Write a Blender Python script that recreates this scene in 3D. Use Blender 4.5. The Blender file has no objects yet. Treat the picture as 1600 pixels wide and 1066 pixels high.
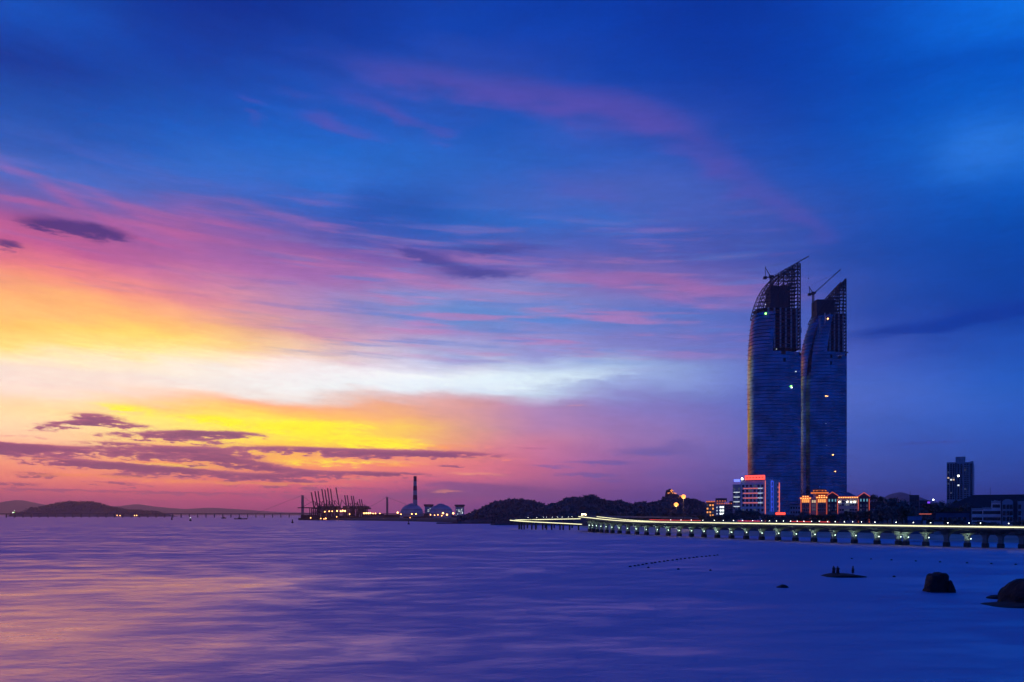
import bpy, bmesh, math, random
from mathutils import Vector, Matrix, noise as mnoise
R = math.radians
PI = math.pi
sc = bpy.context.scene
COL = sc.collection

# ------------------------------------------------------------------ camera
CAMH, F, HZ = 10.0, 1244.4, 804.0          # eye height, focal length in photo pixels, horizon row
cam = bpy.data.cameras.new('camera'); cam.lens = 28.0; cam.sensor_width = 36.0
cam.shift_y = (HZ - 533.0) / 1600.0; cam.clip_start = 0.1; cam.clip_end = 120000.0
camo = bpy.data.objects.new('camera', cam); COL.objects.link(camo)
camo.location = (0, 0, CAMH); camo.rotation_euler = (R(90), 0, 0)
sc.camera = camo
sc.view_settings.view_transform = 'Standard'; sc.view_settings.look = 'None'
sc.view_settings.gamma = 1.0; sc.view_settings.use_curve_mapping = False
sc.view_settings.exposure = 0.0
sc.cycles.use_denoising = True
sc.cycles.use_adaptive_sampling = True; sc.cycles.adaptive_threshold = 0.02; sc.cycles.adaptive_min_samples = 12
sc.cycles.max_bounces = 6; sc.cycles.diffuse_bounces = 2; sc.cycles.glossy_bounces = 3
sc.cycles.transmission_bounces = 3; sc.cycles.volume_bounces = 0; sc.cycles.transparent_max_bounces = 8
sc.cycles.caustics_reflective = False; sc.cycles.caustics_refractive = False
sc.cycles.sample_clamp_indirect = 4.0

def lin(c):
    c = max(0.0, c) / 255.0
    return c / 12.92 if c <= 0.04045 else ((c + 0.055) / 1.055) ** 2.4
def RGB(r, g, b): return (lin(r), lin(g), lin(b), 1.0)

# ------------------------------------------------------------------ world: dusk sky after sunset
def dirdeg(u, v):
    """bearing and elevation, in degrees, of a point of the sky seen over the bay"""
    x = (u - 800.0) / F; z = (HZ - v) / F
    return math.degrees(math.atan(x)), math.degrees(math.atan2(z, math.hypot(x, 1.0)))

SKY = {
 0: [(0,11,70,170),(35,13,98,208),(60,12,80,185),(100,16,58,155),(130,16,58,150),(160,18,75,170),(200,24,80,172),(235,65,92,180),(260,75,108,198),(285,75,120,205),(310,80,98,182),(335,178,90,155),(360,178,90,150),(400,215,100,140),(430,255,155,115),(470,255,185,110),(500,255,195,115),(525,255,210,85),(540,253,229,174),(560,254,225,197),(585,240,214,202),(610,252,221,197),(640,253,210,174),(680,250,205,165),(700,255,163,130),(730,255,150,115),(750,254,129,110),(772,208,90,120),(790,166,68,115),(804,150,61,115)],
 160: [(0,12,55,155),(35,13,72,180),(60,13,70,180),(100,15,52,150),(140,17,68,165),(190,22,82,180),(240,36,95,190),(270,62,100,192),(300,82,98,182),(322,115,92,170),(345,165,90,160),(370,182,90,150),(400,210,95,145),(430,240,125,135),(460,255,160,110),(490,255,185,115),(520,255,200,100),(540,255,224,101),(560,254,236,202),(585,235,214,202),(610,250,224,207),(640,255,214,138),(680,253,225,180),(720,255,163,110),(750,254,133,110),(772,220,92,120),(790,166,68,118),(804,153,61,115)],
 320: [(0,10,42,140),(50,9,48,145),(100,15,60,160),(150,16,80,180),(200,20,88,190),(240,28,106,204),(270,45,108,205),(310,66,100,190),(345,150,96,165),(375,155,98,168),(400,145,96,170),(430,190,110,168),(455,232,138,152),(480,253,158,140),(510,255,195,105),(525,255,222,95),(545,255,227,115),(560,254,240,216),(585,228,222,216),(612,243,221,207),(625,250,162,110),(650,255,235,50),(670,255,240,80),(700,255,193,60),(730,255,167,90),(755,249,120,110),(775,213,79,125),(804,153,61,118)],
 480: [(0,9,45,145),(50,10,55,155),(100,18,64,168),(150,24,83,188),(200,24,95,200),(250,25,105,205),(290,42,108,205),(330,50,92,188),(365,75,88,178),(390,150,95,165),(415,165,98,168),(440,165,122,188),(465,150,135,195),(495,190,130,175),(525,232,155,165),(550,253,205,185),(572,248,235,238),(600,236,241,241),(615,218,222,222),(624,250,175,125),(645,255,185,85),(665,255,242,40),(690,254,230,40),(720,255,163,85),(750,255,118,102),(775,202,72,126),(804,143,58,120)],
 640: [(0,8,58,165),(50,12,66,174),(100,36,72,170),(140,42,78,178),(180,34,86,186),(230,28,100,196),(260,45,102,196),(290,36,100,196),(320,24,86,180),(360,35,90,185),(390,72,82,172),(420,125,90,168),(448,165,110,175),(465,135,145,205),(488,92,138,205),(508,105,145,210),(522,170,135,188),(545,160,172,215),(568,205,205,225),(590,245,248,247),(608,228,236,242),(620,225,170,160),(645,240,165,110),(668,252,195,75),(692,245,180,85),(716,253,146,105),(740,245,122,115),(762,187,79,128),(804,126,58,126)],
 800: [(0,3,57,167),(60,9,65,175),(110,18,72,173),(145,64,72,165),(170,35,82,185),(205,18,86,186),(255,42,96,190),(295,66,98,189),(330,36,106,199),(362,42,99,192),(392,88,92,176),(422,110,98,180),(442,140,138,200),(465,142,138,200),(485,86,135,205),(505,94,137,206),(522,150,130,192),(542,144,155,208),(560,148,150,206),(575,205,225,238),(592,226,242,247),(610,188,205,226),(628,176,132,170),(655,178,128,166),(685,205,125,142),(705,205,110,135),(735,205,105,128),(760,175,92,132),(785,122,69,136),(804,100,59,131)],
 960: [(0,3,54,164),(70,7,62,172),(135,16,68,172),(170,66,74,166),(200,50,86,182),(235,34,90,190),(270,62,97,189),(305,78,97,185),(340,58,102,194),(372,58,94,186),(402,92,96,179),(435,130,104,176),(460,130,128,195),(482,92,125,200),(507,90,125,198),(532,124,124,192),(558,125,130,196),(576,150,180,218),(595,165,190,224),(612,132,142,200),(632,128,118,180),(662,138,114,175),(692,158,112,162),(722,155,95,155),(752,138,84,148),(782,104,69,144),(804,86,59,136)],
 1120: [(0,4,46,148),(80,4,53,157),(160,10,63,168),(205,30,72,172),(245,56,86,180),(285,60,92,184),(325,75,90,178),(360,68,86,175),(400,72,85,173),(440,95,92,175),(462,125,98,170),(485,90,98,182),(515,82,108,190),(545,104,106,184),(575,102,118,194),(605,100,114,190),(635,100,106,182),(665,108,104,178),(695,106,96,168),(725,96,90,162),(752,90,82,158),(782,80,70,148),(804,72,63,140)],
 1280: [(0,4,56,164),(80,3,56,162),(160,4,62,168),(220,4,66,170),(270,10,70,172),(315,40,80,172),(350,50,80,172),(400,40,76,168),(450,50,80,172),(500,70,88,176),(550,84,95,182),(600,68,97,183),(650,70,95,176),(700,62,85,166),(750,60,77,156),(804,48,61,140)],
 1440: [(0,2,88,205),(50,1,82,195),(120,1,78,185),(170,1,88,196),(220,14,98,202),(270,6,88,194),(330,2,76,178),(400,4,70,170),(450,10,66,162),(490,12,60,156),(530,38,74,170),(570,50,89,184),(620,64,98,190),(660,52,87,176),(700,46,79,167),(740,54,77,158),(780,46,64,149),(804,40,56,140)],
 1600: [(0,15,120,235),(30,10,116,230),(70,3,95,210),(120,1,75,182),(170,6,95,205),(215,38,118,220),(240,42,120,220),(280,15,100,205),(330,2,76,176),(400,2,65,160),(450,3,60,155),(500,8,60,155),(550,20,75,170),(600,20,85,179),(650,31,85,180),(700,32,76,165),(750,36,66,150),(804,31,51,136)],
}
def skycol(u, v):
    us = sorted(SKY); u = min(max(u, us[0]), us[-1])
    def col(uu):
        t = SKY[uu]
        if v <= t[0][0]: return t[0][1:]
        for a, b in zip(t, t[1:]):
            if v <= b[0]:
                k = (v - a[0]) / (b[0] - a[0]); return tuple(a[i] + (b[i] - a[i]) * k for i in (1, 2, 3))
        return t[-1][1:]
    for a, b in zip(us, us[1:]):
        if u <= b:
            k = (u - a) / (b - a); ca, cb = col(a), col(b)
            return tuple(ca[i] + (cb[i] - ca[i]) * k for i in range(3))
def skydir(az, el):
    """colour of the sky at a bearing/elevation; outside the photo it goes on towards plain dusk blue"""
    zen = (6, 48, 142); e = max(el, 0.0)
    if az < -32.7: a2 = -65.4 - az; a2 = max(a2, -32.7); a2 = min(a2, 32.0)      # mirrored about the sunset
    else: a2 = min(az, 32.7)
    x = math.tan(R(a2)); z = math.tan(R(min(e, 60))) * math.hypot(x, 1.0)
    c = skycol(800 + x * F, max(HZ - z * F, 0.0))
    k = max(0.0, min(1.0, (e - 30.0) / 22.0))
    if abs(az) > 33: k = max(k, min(1.0, (abs(az) - 33) / (75.0 if az < 0 else 45.0)) * 0.85)
    base = (6 + 40 * math.exp(-e / 7), 62, 158 - 14 * math.exp(-e / 8)) if k and e < 30 else zen
    return tuple(c[i] * (1 - k) + base[i] * k for i in range(3))

world = bpy.data.worlds.new('World'); sc.world = world; world.use_nodes = True
wn, wl = world.node_tree.nodes, world.node_tree.links
wn.clear()
class NB:
    """small helper to chain shader nodes"""
    def __init__(s, nodes, links): s.n, s.l = nodes, links
    def put(s, sock, v):
        if isinstance(v, bpy.types.NodeSocket): s.l.new(v, sock)
        else: sock.default_value = v
    def math(s, op, a, b=None, c=None, clamp=False):
        n = s.n.new('ShaderNodeMath'); n.operation = op; n.use_clamp = clamp; s.put(n.inputs[0], a)
        if b is not None: s.put(n.inputs[1], b)
        if c is not None: s.put(n.inputs[2], c)
        return n.outputs[0]
    def vec(s, op, a, b=None, c=None):
        n = s.n.new('ShaderNodeVectorMath'); n.operation = op; s.put(n.inputs[0], a)
        if b is not None: s.put(n.inputs[3] if op == 'SCALE' else n.inputs[1], b)
        if c is not None: s.put(n.inputs[2], c)
        return n.outputs['Value'] if op in ('DOT_PRODUCT', 'LENGTH') else n.outputs[0]
    def comb(s, x, y, z):
        n = s.n.new('ShaderNodeCombineXYZ')
        for i, v in enumerate((x, y, z)): s.put(n.inputs[i], v)
        return n.outputs[0]
    def sep(s, v):
        n = s.n.new('ShaderNodeSeparateXYZ'); s.put(n.inputs[0], v); return n.outputs
    def noise(s, v, scale, detail=4, rough=0.55, dist=0.0, col=False):
        n = s.n.new('ShaderNodeTexNoise'); n.noise_dimensions = '2D'; s.put(n.inputs['Vector'], v); n.inputs['Scale'].default_value = scale
        n.inputs['Detail'].default_value = detail; n.inputs['Roughness'].default_value = rough
        n.inputs['Distortion'].default_value = dist
        return n.outputs['Color'] if col else n.outputs['Fac']
    def mix(s, f, a, b, kind='MIX'):
        n = s.n.new('ShaderNodeMix'); n.data_type = 'RGBA'; n.blend_type = kind
        s.put(n.inputs[0], f); s.put(n.inputs[6], a); s.put(n.inputs[7], b); return n.outputs[2]
    def smooth(s, v, lo, hi, a=0.0, b=1.0):
        n = s.n.new('ShaderNodeMapRange'); n.interpolation_type = 'SMOOTHSTEP'; s.put(n.inputs[0], v)
        n.inputs[1].default_value = lo; n.inputs[2].default_value = hi; n.inputs[3].default_value = a; n.inputs[4].default_value = b
        return n.outputs[0]
    def ramp(s, f, stops, mode='LINEAR'):
        n = s.n.new('ShaderNodeValToRGB'); n.color_ramp.interpolation = mode; e = n.color_ramp.elements
        e[0].position, e[0].color = stops[0]; e[1].position, e[1].color = stops[-1]
        for p, c in stops[1:-1]:
            q = e.new(p); q.color = c
        s.put(n.inputs[0], f); return n.outputs[0]
    def mapping(s, v, loc=(0,0,0), rot=(0,0,0), scale=(1,1,1), kind='TEXTURE'):
        n = s.n.new('ShaderNodeMapping'); n.vector_type = kind; s.put(n.inputs[0], v)
        n.inputs[1].default_value = loc; n.inputs[2].default_value = rot; n.inputs[3].default_value = scale
        return n.outputs[0]
W = NB(wn, wl)
tc = wn.new('ShaderNodeTexCoord').outputs['Generated']
dx, dy, dz = W.sep(tc)
deg = 180.0 / PI
az0 = W.math('MULTIPLY', W.math('ARCTAN2', dx, dy), deg)
el0 = W.math('MULTIPLY', W.math('ARCSINE', W.math('MINIMUM', W.math('MAXIMUM', dz, -1.0), 1.0)), deg)
P0 = W.comb(az0, el0, 0.0)
# slow drift of the cloud sheets: streaky displacement of the directions
wv1 = W.noise(W.mapping(P0, (3, 7, 1), (0, 0, R(-7)), (14, 3.2, 1)), 1.0, 4, 0.5)
wv2 = W.noise(W.mapping(P0, (31, -4, 2), (0, 0, R(-4)), (7, 1.1, 1)), 1.0, 5, 0.6)
amp = W.smooth(el0, 0.0, 9.0, 0.25, 1.0)
del_ = W.math('MULTIPLY', W.math('ADD', W.math('MULTIPLY_ADD', wv1, 1.9, -.95), W.math('MULTIPLY_ADD', wv2, 1.4, -.7)), amp)
daz = W.math('MULTIPLY_ADD', W.noise(W.mapping(P0, (9, 2, 5), (0, 0, 0), (12, 5, 1)), 1.0, 3), 5.0, -2.5)
el = W.math('ADD', el0, del_); az = W.math('ADD', az0, daz)
# colour columns, bearing by bearing; outside +-36 degrees bearings are packed eight to one
def unpack(s): return s if abs(s) <= 36 else math.copysign(36 + (abs(s) - 36) * 8.0, s)
aabs = W.math('ABSOLUTE', az)
packed = W.math('MULTIPLY', W.math('SIGN', az), W.math('MINIMUM', aabs, W.math('MULTIPLY_ADD', W.math('SUBTRACT', aabs, 36.0), 0.125, 36.0)))
STEP = 6.0; EMAX = 64.0
elf = W.math('POWER', W.math('DIVIDE', W.math('MAXIMUM', el, 0.0), EMAX), 0.7, clamp=True)
els = [0, .8, 1.6, 2.4, 3.1, 3.8, 4.6, 5.4, 6.2, 7.0, 7.8, 8.4, 9.0, 9.8, 10.6, 11.4, 12.2, 13.0, 14.0, 15.0, 16.2, 17.4, 18.8, 20.4, 22, 24, 26, 28.5, 31, 35, 44, 64]
pv = W.comb(*([W.math('MULTIPLY', packed, 1 / STEP)] * 3))
skysum = None
for k0 in range(-10, 11, 3):
    d = W.vec('ABSOLUTE', W.vec('SUBTRACT', pv, (k0, k0 + 1, k0 + 2)))
    a1 = W.vec('MAXIMUM', W.vec('SUBTRACT', (1.5, 1.5, 1.5), d), (0, 0, 0)); b1 = W.vec('MAXIMUM', W.vec('SUBTRACT', (.5, .5, .5), d), (0, 0, 0))
    w = W.vec('SUBTRACT', W.vec('MULTIPLY', W.vec('MULTIPLY', a1, a1), (.5, .5, .5)), W.vec('MULTIPLY', W.vec('MULTIPLY', b1, b1), (1.5, 1.5, 1.5)))
    ws = [W.vec('DOT_PRODUCT', w, tuple(float(i == j) for i in range(3))) for j in range(3)]
    for j in range(3):
        a = max(-180, min(180, unpack((k0 + j) * STEP)))
        col = W.ramp(elf, [((e / EMAX) ** 0.7, RGB(*skydir(a, e))) for e in els])
        skysum = W.mix(ws[j], (0, 0, 0, 1) if skysum is None else skysum, col, 'ADD')
# separate cloud banks: ellipses (photo column/row of the centre, half sizes, tilt, weight) broken up by noise
fine = W.noise(W.mapping(P0, (0, 0, 4), (0, 0, R(-1)), (1.35, 0.27, 1)), 1.0, 7, 0.7)
soft = W.noise(W.mapping(P0, (5, 0, 9), (0, 0, R(-3)), (5.0, 1.3, 1)), 1.0, 4, 0.5)
last_mask = None
def bank(base, spots, colour, lo, hi, nz, namp, opacity=1.0, warp=0.0, colour2=None):
    global last_mask
    acc = None
    e0 = W.math('MULTIPLY_ADD', nz, warp, W.math('ADD', el0, -0.5 * warp))
    if last_mask is not None: e0 = W.math('MULTIPLY_ADD', last_mask, 1e-7, e0)     # keeps the banks in evaluation order
    ev = W.comb(e0, e0, e0); a0 = W.math('MULTIPLY_ADD', e0, 1e-7, az0); azv = W.comb(a0, a0, a0)
    spots = list(spots)
    while len(spots) % 3: spots.append((-5000, 400, 1, 1, 0, 0))
    for i in range(0, len(spots), 3):
        A, B, C, D, E, Wt = [], [], [], [], [], []
        for (u, v, su, sv, tilt, wgt) in spots[i:i + 3]:
            a, e = dirdeg(u, v); ppd = F * math.pi / 180 / math.cos(R(a)) ** 1.5
            su, sv, k = su / ppd, sv / ppd, math.tan(R(-tilt))
            A.append(1 / su); B.append(-a / su); C.append(-k / sv); D.append((k * a - e) / sv); E.append(1 / sv); Wt.append(wgt)
        x = W.vec('MULTIPLY_ADD', azv, A, B)
        y = W.vec('MULTIPLY_ADD', ev, E, W.vec('MULTIPLY_ADD', azv, C, D))
        q = W.vec('MULTIPLY_ADD', y, y, W.vec('MULTIPLY', x, x))
        g = W.vec('MAXIMUM', W.vec('MULTIPLY_ADD', q, (-.25, -.25, -.25), (1, 1, 1)), (0, 0, 0))
        g = W.vec('MULTIPLY', g, g); g = W.vec('MULTIPLY', g, g)
        dp = W.vec('DOT_PRODUCT', g, Wt); acc = dp if acc is None else W.math('ADD', dp, acc)
    nn = W.math('MULTIPLY_ADD', nz, namp, -0.5 * namp); acc = W.math('MULTIPLY_ADD', nn, W.smooth(acc, 0.0, .25), acc)
    f = last_mask = W.math('MULTIPLY', W.smooth(acc, lo, hi), opacity)
    if colour2 is not None: base = W.mix(W.math('MULTIPLY', W.smooth(acc, lo - .38, hi + .15), .45), base, RGB(*colour2))     # thin veil round the cloud
    cc = RGB(*colour) if colour2 is None else W.mix(W.smooth(acc, lo, hi + .7), RGB(*colour2), RGB(*colour))
    return W.mix(f, base, cc)
c = skysum
# long streaks, rose and blue by turns, across the middle of the sky
sk1 = W.noise(W.mapping(P0, (0, 3, 0), (0, 0, R(-3)), (11, .75, 1)), 1.0, 5, .58)
sk2 = W.noise(W.mapping(P0, (40, 9, 0), (0, 0, R(-2)), (9, .6, 1)), 1.0, 5, .58)
bandm = W.math('MULTIPLY', W.math('MULTIPLY', W.smooth(el0, 9.6, 12.0), W.smooth(el0, 22.0, 15.5)), W.math('MULTIPLY', W.smooth(az0, -24.0, -10.0), W.smooth(az0, 24.0, 6.0)))
c = W.mix(W.math('MULTIPLY', W.math('MULTIPLY', W.smooth(sk1, .48, .72), bandm), .62), c, RGB(188, 122, 178))
c = W.mix(W.math('MULTIPLY', W.math('MULTIPLY', W.smooth(sk2, .50, .74), bandm), .60), c, RGB(86, 128, 204))
bandl = W.math('MULTIPLY', W.math('MULTIPLY', W.smooth(el0, 13.0, 15.0), W.smooth(el0, 23.0, 17.5)), W.smooth(az0, -6.0, -16.0))
c = W.mix(W.math('MULTIPLY', W.math('MULTIPLY', W.smooth(sk1, .46, .74), bandl), .28), c, RGB(218, 104, 148))
c = W.mix(W.math('MULTIPLY', W.math('MULTIPLY', W.smooth(sk2, .50, .74), bandl), .32), c, RGB(140, 98, 172))
# pink feathers high up
c = bank(c, [(500,185,40,9,6,.9),(395,182,18,8,14,.9),(395,152,26,6,14,.6),(590,168,70,14,12,.8),(470,150,60,10,6,.5),(560,205,50,8,4,.6),(640,196,60,12,10,.5),(700,205,30,8,4,.5),
             (620,116,150,24,4,.6),(800,148,190,26,4,.75),(960,178,150,28,10,.75),(1075,222,110,34,24,.6),(1180,300,100,34,32,.6),(1270,352,60,24,36,.45),(950,305,140,30,18,.5)],
         (92, 76, 170), .1, 1.5, soft, 1.0, .75, 1.6)
c = bank(c, [(90,300,130,14,20,.7),(200,325,90,10,18,.5),(60,318,80,8,4,.8),(240,376,80,6,8,.7),(215,398,40,4,12,.7),(350,345,140,12,6,.5)], (192, 92, 152), .2, 1.3, soft, .8, .7, 1.2)
c = bank(c, [(1090,455,120,20,9,.9),(1000,440,130,14,6,.7),(870,428,140,12,4,.6)], (160, 104, 170), .1, 1.6, soft, .9, .8, 1.6)
# dark upper banks
c = bank(c, [(108,356,80,15,4,1.0),(165,362,60,11,3,.7),(60,352,40,8,0,.5),(12,382,26,10,0,1.1)], (70, 50, 122), .15, 1.15, fine, 1.3, .92, .9)
c = bank(c, [(690,410,70,13,12,.9),(770,428,80,8,-2,.8),(770,390,110,10,-3,.8),(650,398,50,6,14,.5)], (62, 66, 150), .1, 1.2, fine, 1.0, .85, 1.0)
c = bank(c, [(635,322,90,36,0,1.0),(560,340,40,50,-40,.5)], (24, 78, 172), .1, 1.3, soft, .6, .6, 1.0)
c = bank(c, [(1460,505,170,18,-5,.9),(1560,488,130,16,-4,.8),(1400,522,100,10,-6,.7),(1340,495,70,14,-4,.5)], (8, 50, 148), .05, 1.4, soft, 1.0, .8, 1.4)
c = bank(c, [(1450,692,70,3.4,-1,1.2),(1410,701,60,2.5,0,.7),(1370,688,70,6,0,.3)], (56, 66, 150), .2, 1.2, fine, .6, .7, .4)
c = bank(c, [(1530,240,90,50,0,1.0)], (48, 122, 222), .05, 1.3, soft, .4, .5, .5)
# pale gap, lower left
c = bank(c, [(860,588,140,14,-2,1.0),(720,597,150,12,0,.6)], (214, 232, 242), .2, 1.3, fine, 1.2, .62, 1.0)
# evening banks over the sunset
c = bank(c, [(470,668,110,14,-2,.8),(560,690,100,12,0,.7),(330,655,60,9,2,.7),(200,638,60,8,4,.6),(520,722,150,7,0,.5),(250,728,120,6,0,.5),(640,700,60,12,0,.4)], (255, 236, 14), .12, .8, fine, 1.3, .95, .9)
c = bank(c, [(150,652,46,8,2,1.1),(180,664,64,6,0,.9),(110,661,50,5,-3,.9),(80,667,26,4,0,.9),(30,681,40,2,0,.6),(60,672,30,2,0,.5),
             (270,680,120,8,-2,1.0),(345,679,80,7,0,.9),(310,690,60,5,0,.7),(170,692,70,4,0,.6),(100,704,160,9,2,1.1),(0,700,80,10,2,1.0),(260,702,120,8,0,.9),(330,715,100,13,0,1.1),(110,722,120,9,5,1.0),(230,732,110,7,3,.9),(330,740,130,7,3,.8),
             (480,703,130,7,1,1.0),(650,708,120,7,0,.9),(560,714,70,5,0,.8),(410,730,80,8,4,1.0),(520,741,120,7,-1,1.0),(60,741,48,5,2,.9),(205,742,60,5,0,.8),(20,757,70,6,0,.8),(210,758,50,4,3,.7),(150,753,60,3,0,.6),(700,712,100,5,0,.8),(700,728,30,2.6,0,.9),(620,741,70,3,0,.8),(400,750,120,7,0,.7),(450,762,130,7,0,.6)],
         (116, 60, 104), .42, .85, fine, 2.8, .93, .9, (172, 88, 118))
c = bank(c, [(120,742,120,4,0,.8),(300,752,130,4,1,.8),(60,716,60,3,0,.7),(470,756,100,3.5,0,.8),(250,722,70,3,0,.7),(610,726,90,4,0,.8),(700,698,90,5,0,.7),(760,716,70,3,0,.6)], (255, 150, 78), .3, 1.0, fine, 1.6, .8, .6)
c = bank(c, [(40,765,90,3,0,.8),(180,768,110,3,1,.8),(330,771,120,3,0,.8),(470,776,110,4,0,.8),(280,748,60,2.4,0,.7),(90,731,60,2.2,0,.7),(560,764,90,3,0,.8),(640,752,50,2.2,0,.7),(820,700,70,2.4,0,.6),(780,742,60,2.6,0,.7),(860,690,60,2.4,0,.5)], (160, 78, 122), .3, .95, fine, 1.8, .8, .6)
c = bank(c, [(740,766,120,13,-2,1.1),(860,776,140,12,0,.9),(620,776,80,7,0,.6),(700,756,60,5,3,.6),(560,752,70,5,0,.5)], (122, 72, 130), .3, 1.1, fine, 1.3, .85, .7)
c = bank(c, [(560,748,60,2.5,-2,.8),(700,768,34,4,0,1.0),(760,741,60,3,2,.8),(540,770,50,3,0,.6),(900,634,34,2.6,0,.7),(700,740,60,3,0,.5)], (250, 158, 116), .4, 1.1, fine, .55, .75, .5)
c = bank(c, [(940,723,76,4,1,1.1),(860,728,50,2.5,2,.8),(920,742,76,3.4,1,1.0),(950,751,40,2.8,0,.9),(1000,706,60,9,2,.8),(1060,704,54,14,0,.6),(1030,740,34,10,0,.6),(1110,745,60,16,0,.6),(1060,690,26,8,0,.6)], (88, 84, 156), .2, 1.2, fine, 1.3, .75, .7)
# fine streaking of the whole sheet
st = W.math('ADD', W.math('MULTIPLY', fine, .24), W.math('MULTIPLY', soft, .18))
c = W.vec('SCALE', c, W.math('MULTIPLY', W.math('ADD', st, .83), W.smooth(el0, 2.0, 18.0, 1.28, 1.0)))
nish = wn.new('ShaderNodeTexSky'); nish.sky_type = 'NISHITA'; nish.sun_disc = False
nish.sun_elevation = R(-2.0); nish.sun_rotation = R(-20.0); nish.air_density = 1.0; nish.dust_density = 1.0
nb = W.vec('SCALE', nish.outputs[0], 0.01)
tot = W.vec('ADD', c, nb)
bg = wn.new('ShaderNodeBackground'); wl.new(tot, bg.inputs[0]); bg.inputs[1].default_value = 1.0
wo = wn.new('ShaderNodeOutputWorld'); wl.new(bg.outputs[0], wo.inputs[0])
world.cycles.sampling_method = 'MANUAL'; world.cycles.sample_map_resolution = 512

# last light of the sun from below the western clouds
sun = bpy.data.lights.new('sun', 'SUN'); sun.energy = 0.008; sun.angle = R(30); sun.color = (1.0, 0.52, 0.26)
suno = bpy.data.objects.new('sun', sun); COL.objects.link(suno)
_sa, _se = R(-20.0), R(3.0)
suno.rotation_euler = Vector((math.sin(_sa) * math.cos(_se), math.cos(_sa) * math.cos(_se), math.sin(_se))).to_track_quat('Z', 'Y').to_euler()

# ------------------------------------------------------------------ helpers
random.seed(7)
def material(name):
    m = bpy.data.materials.new(name); m.use_nodes = True; n = m.node_tree.nodes; n.clear()
    b = n.new('ShaderNodeBsdfPrincipled'); o = n.new('ShaderNodeOutputMaterial'); m.node_tree.links.new(b.outputs[0], o.inputs[0])
    return m, NB(n, m.node_tree.links), b
M = {}; HAZE = 7.5e-5
def mat(name, col, rough=.7, metal=0.0, var=.25, scale=.5, ior=1.5, bump=0.0):
    """plain surface with a little procedural mottling"""
    m, N, b = material(name)
    p = N.n.new('ShaderNodeTexCoord').outputs['Object']
    n = N.n.new('ShaderNodeTexNoise'); N.l.new(p, n.inputs['Vector']); n.inputs['Scale'].default_value = scale; n.inputs['Detail'].default_value = 4
    c1 = tuple(max(0, x * (1 - var)) for x in col) + (1,); c2 = tuple(min(1, x * (1 + var)) for x in col) + (1,)
    N.put(b.inputs['Base Color'], N.mix(N.smooth(n.outputs['Fac'], .3, .7), c1, c2))
    b.inputs['Roughness'].default_value = rough; b.inputs['Metallic'].default_value = metal; b.inputs['IOR'].default_value = ior
    if bump:
        bm = N.n.new('ShaderNodeBump'); bm.inputs['Distance'].default_value = bump; N.l.new(n.outputs['Fac'], bm.inputs['Height']); N.l.new(bm.outputs[0], b.inputs['Normal'])
    M[name] = m; return m
def glow(name, col, k):
    m, N, b = material(name)
    b.inputs['Base Color'].default_value = (.2, .2, .2, 1); b.inputs['Emission Color'].default_value = col[:3] + (1,); b.inputs['Emission Strength'].default_value = k
    M[name] = m; return m

class MB:
    """collects shapes and links them as one mesh object"""
    def __init__(s): s.v, s.f, s.mi = [], [], []; s.cur = 0
    def add(s, vs, fs):
        o = len(s.v); s.v += [tuple(p) for p in vs]; s.f += [tuple(i + o for i in f) for f in fs]; s.mi += [s.cur] * len(fs); return s
    def box(s, x0, x1, y0, y1, z0, z1):
        return s.add([(x0,y0,z0),(x1,y0,z0),(x1,y1,z0),(x0,y1,z0),(x0,y0,z1),(x1,y0,z1),(x1,y1,z1),(x0,y1,z1)],
                     [(0,3,2,1),(4,5,6,7),(0,1,5,4),(1,2,6,5),(2,3,7,6),(3,0,4,7)])
    def beam(s, a, b, w, h=None, n=4, r1=None):
        a, b = Vector(a), Vector(b); d = (b - a)
        if d.length < 1e-6: return s
        d.normalize(); up = Vector((0, 0, 1)) if abs(d.z) < .95 else Vector((0, 1, 0))
        x = d.cross(up).normalized(); y = x.cross(d)
        r = w / 2; r1 = r if r1 is None else r1; vs = []
        off = PI / n if n == 4 else 0; k = math.sqrt(2) if n == 4 else 1
        hh = (h / 2 if h else None)
        for (c, rr) in ((a, r), (b, r1)):
            for i in range(n):
                t = 2 * PI * i / n + off
                vs.append(c + x * (math.cos(t) * rr * k) + y * (math.sin(t) * (hh if hh else rr) * k))
        fs = [tuple(range(n))[::-1], tuple(range(n, 2 * n))] + [(i, (i + 1) % n, n + (i + 1) % n, n + i) for i in range(n)]
        return s.add(vs, fs)
    def rings(s, rings, cap=True):
        n = len(rings[0]); vs = [p for r in rings for p in r]; fs = []
        for k in range(len(rings) - 1):
            for i in range(n): fs.append((k*n+i, k*n+(i+1)%n, (k+1)*n+(i+1)%n, (k+1)*n+i))
        if cap: fs += [tuple(range(n))[::-1], tuple((len(rings)-1)*n + i for i in range(n))]
        return s.add(vs, fs)
    def lathe(s, prof, n=24, cx=0, cy=0):
        return s.rings([[(cx + r*math.cos(2*PI*i/n), cy + r*math.sin(2*PI*i/n), z) for i in range(n)] for r, z in prof])
    def ball(s, c, r, n=8, sz=1.0):
        return s.lathe([(max(.001, r*math.sin(PI*k/6)), c[2] - r*sz*math.cos(PI*k/6)) for k in range(7)], n, c[0], c[1])
    def build(s, name, m, parent=None, smooth=False, loc=None):
        me = bpy.data.meshes.new(name); me.from_pydata(s.v, [], s.f)
        for x in (m if isinstance(m, (list, tuple)) else [m]): me.materials.append(M[x] if isinstance(x, str) else x)
        if any(s.mi): me.polygons.foreach_set('material_index', s.mi)
        if smooth: me.polygons.foreach_set('use_smooth', [True] * len(me.polygons))
        me.update(); return link(name, me, parent, loc)
def link(name, me, parent=None, loc=None, rz=0, sca=None):
    o = bpy.data.objects.new(name, me); COL.objects.link(o)
    if parent is not None: o.parent = parent
    if loc is not None: o.location = loc
    if rz: o.rotation_euler.z = rz
    if sca: o.scale = sca
    return o
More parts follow.
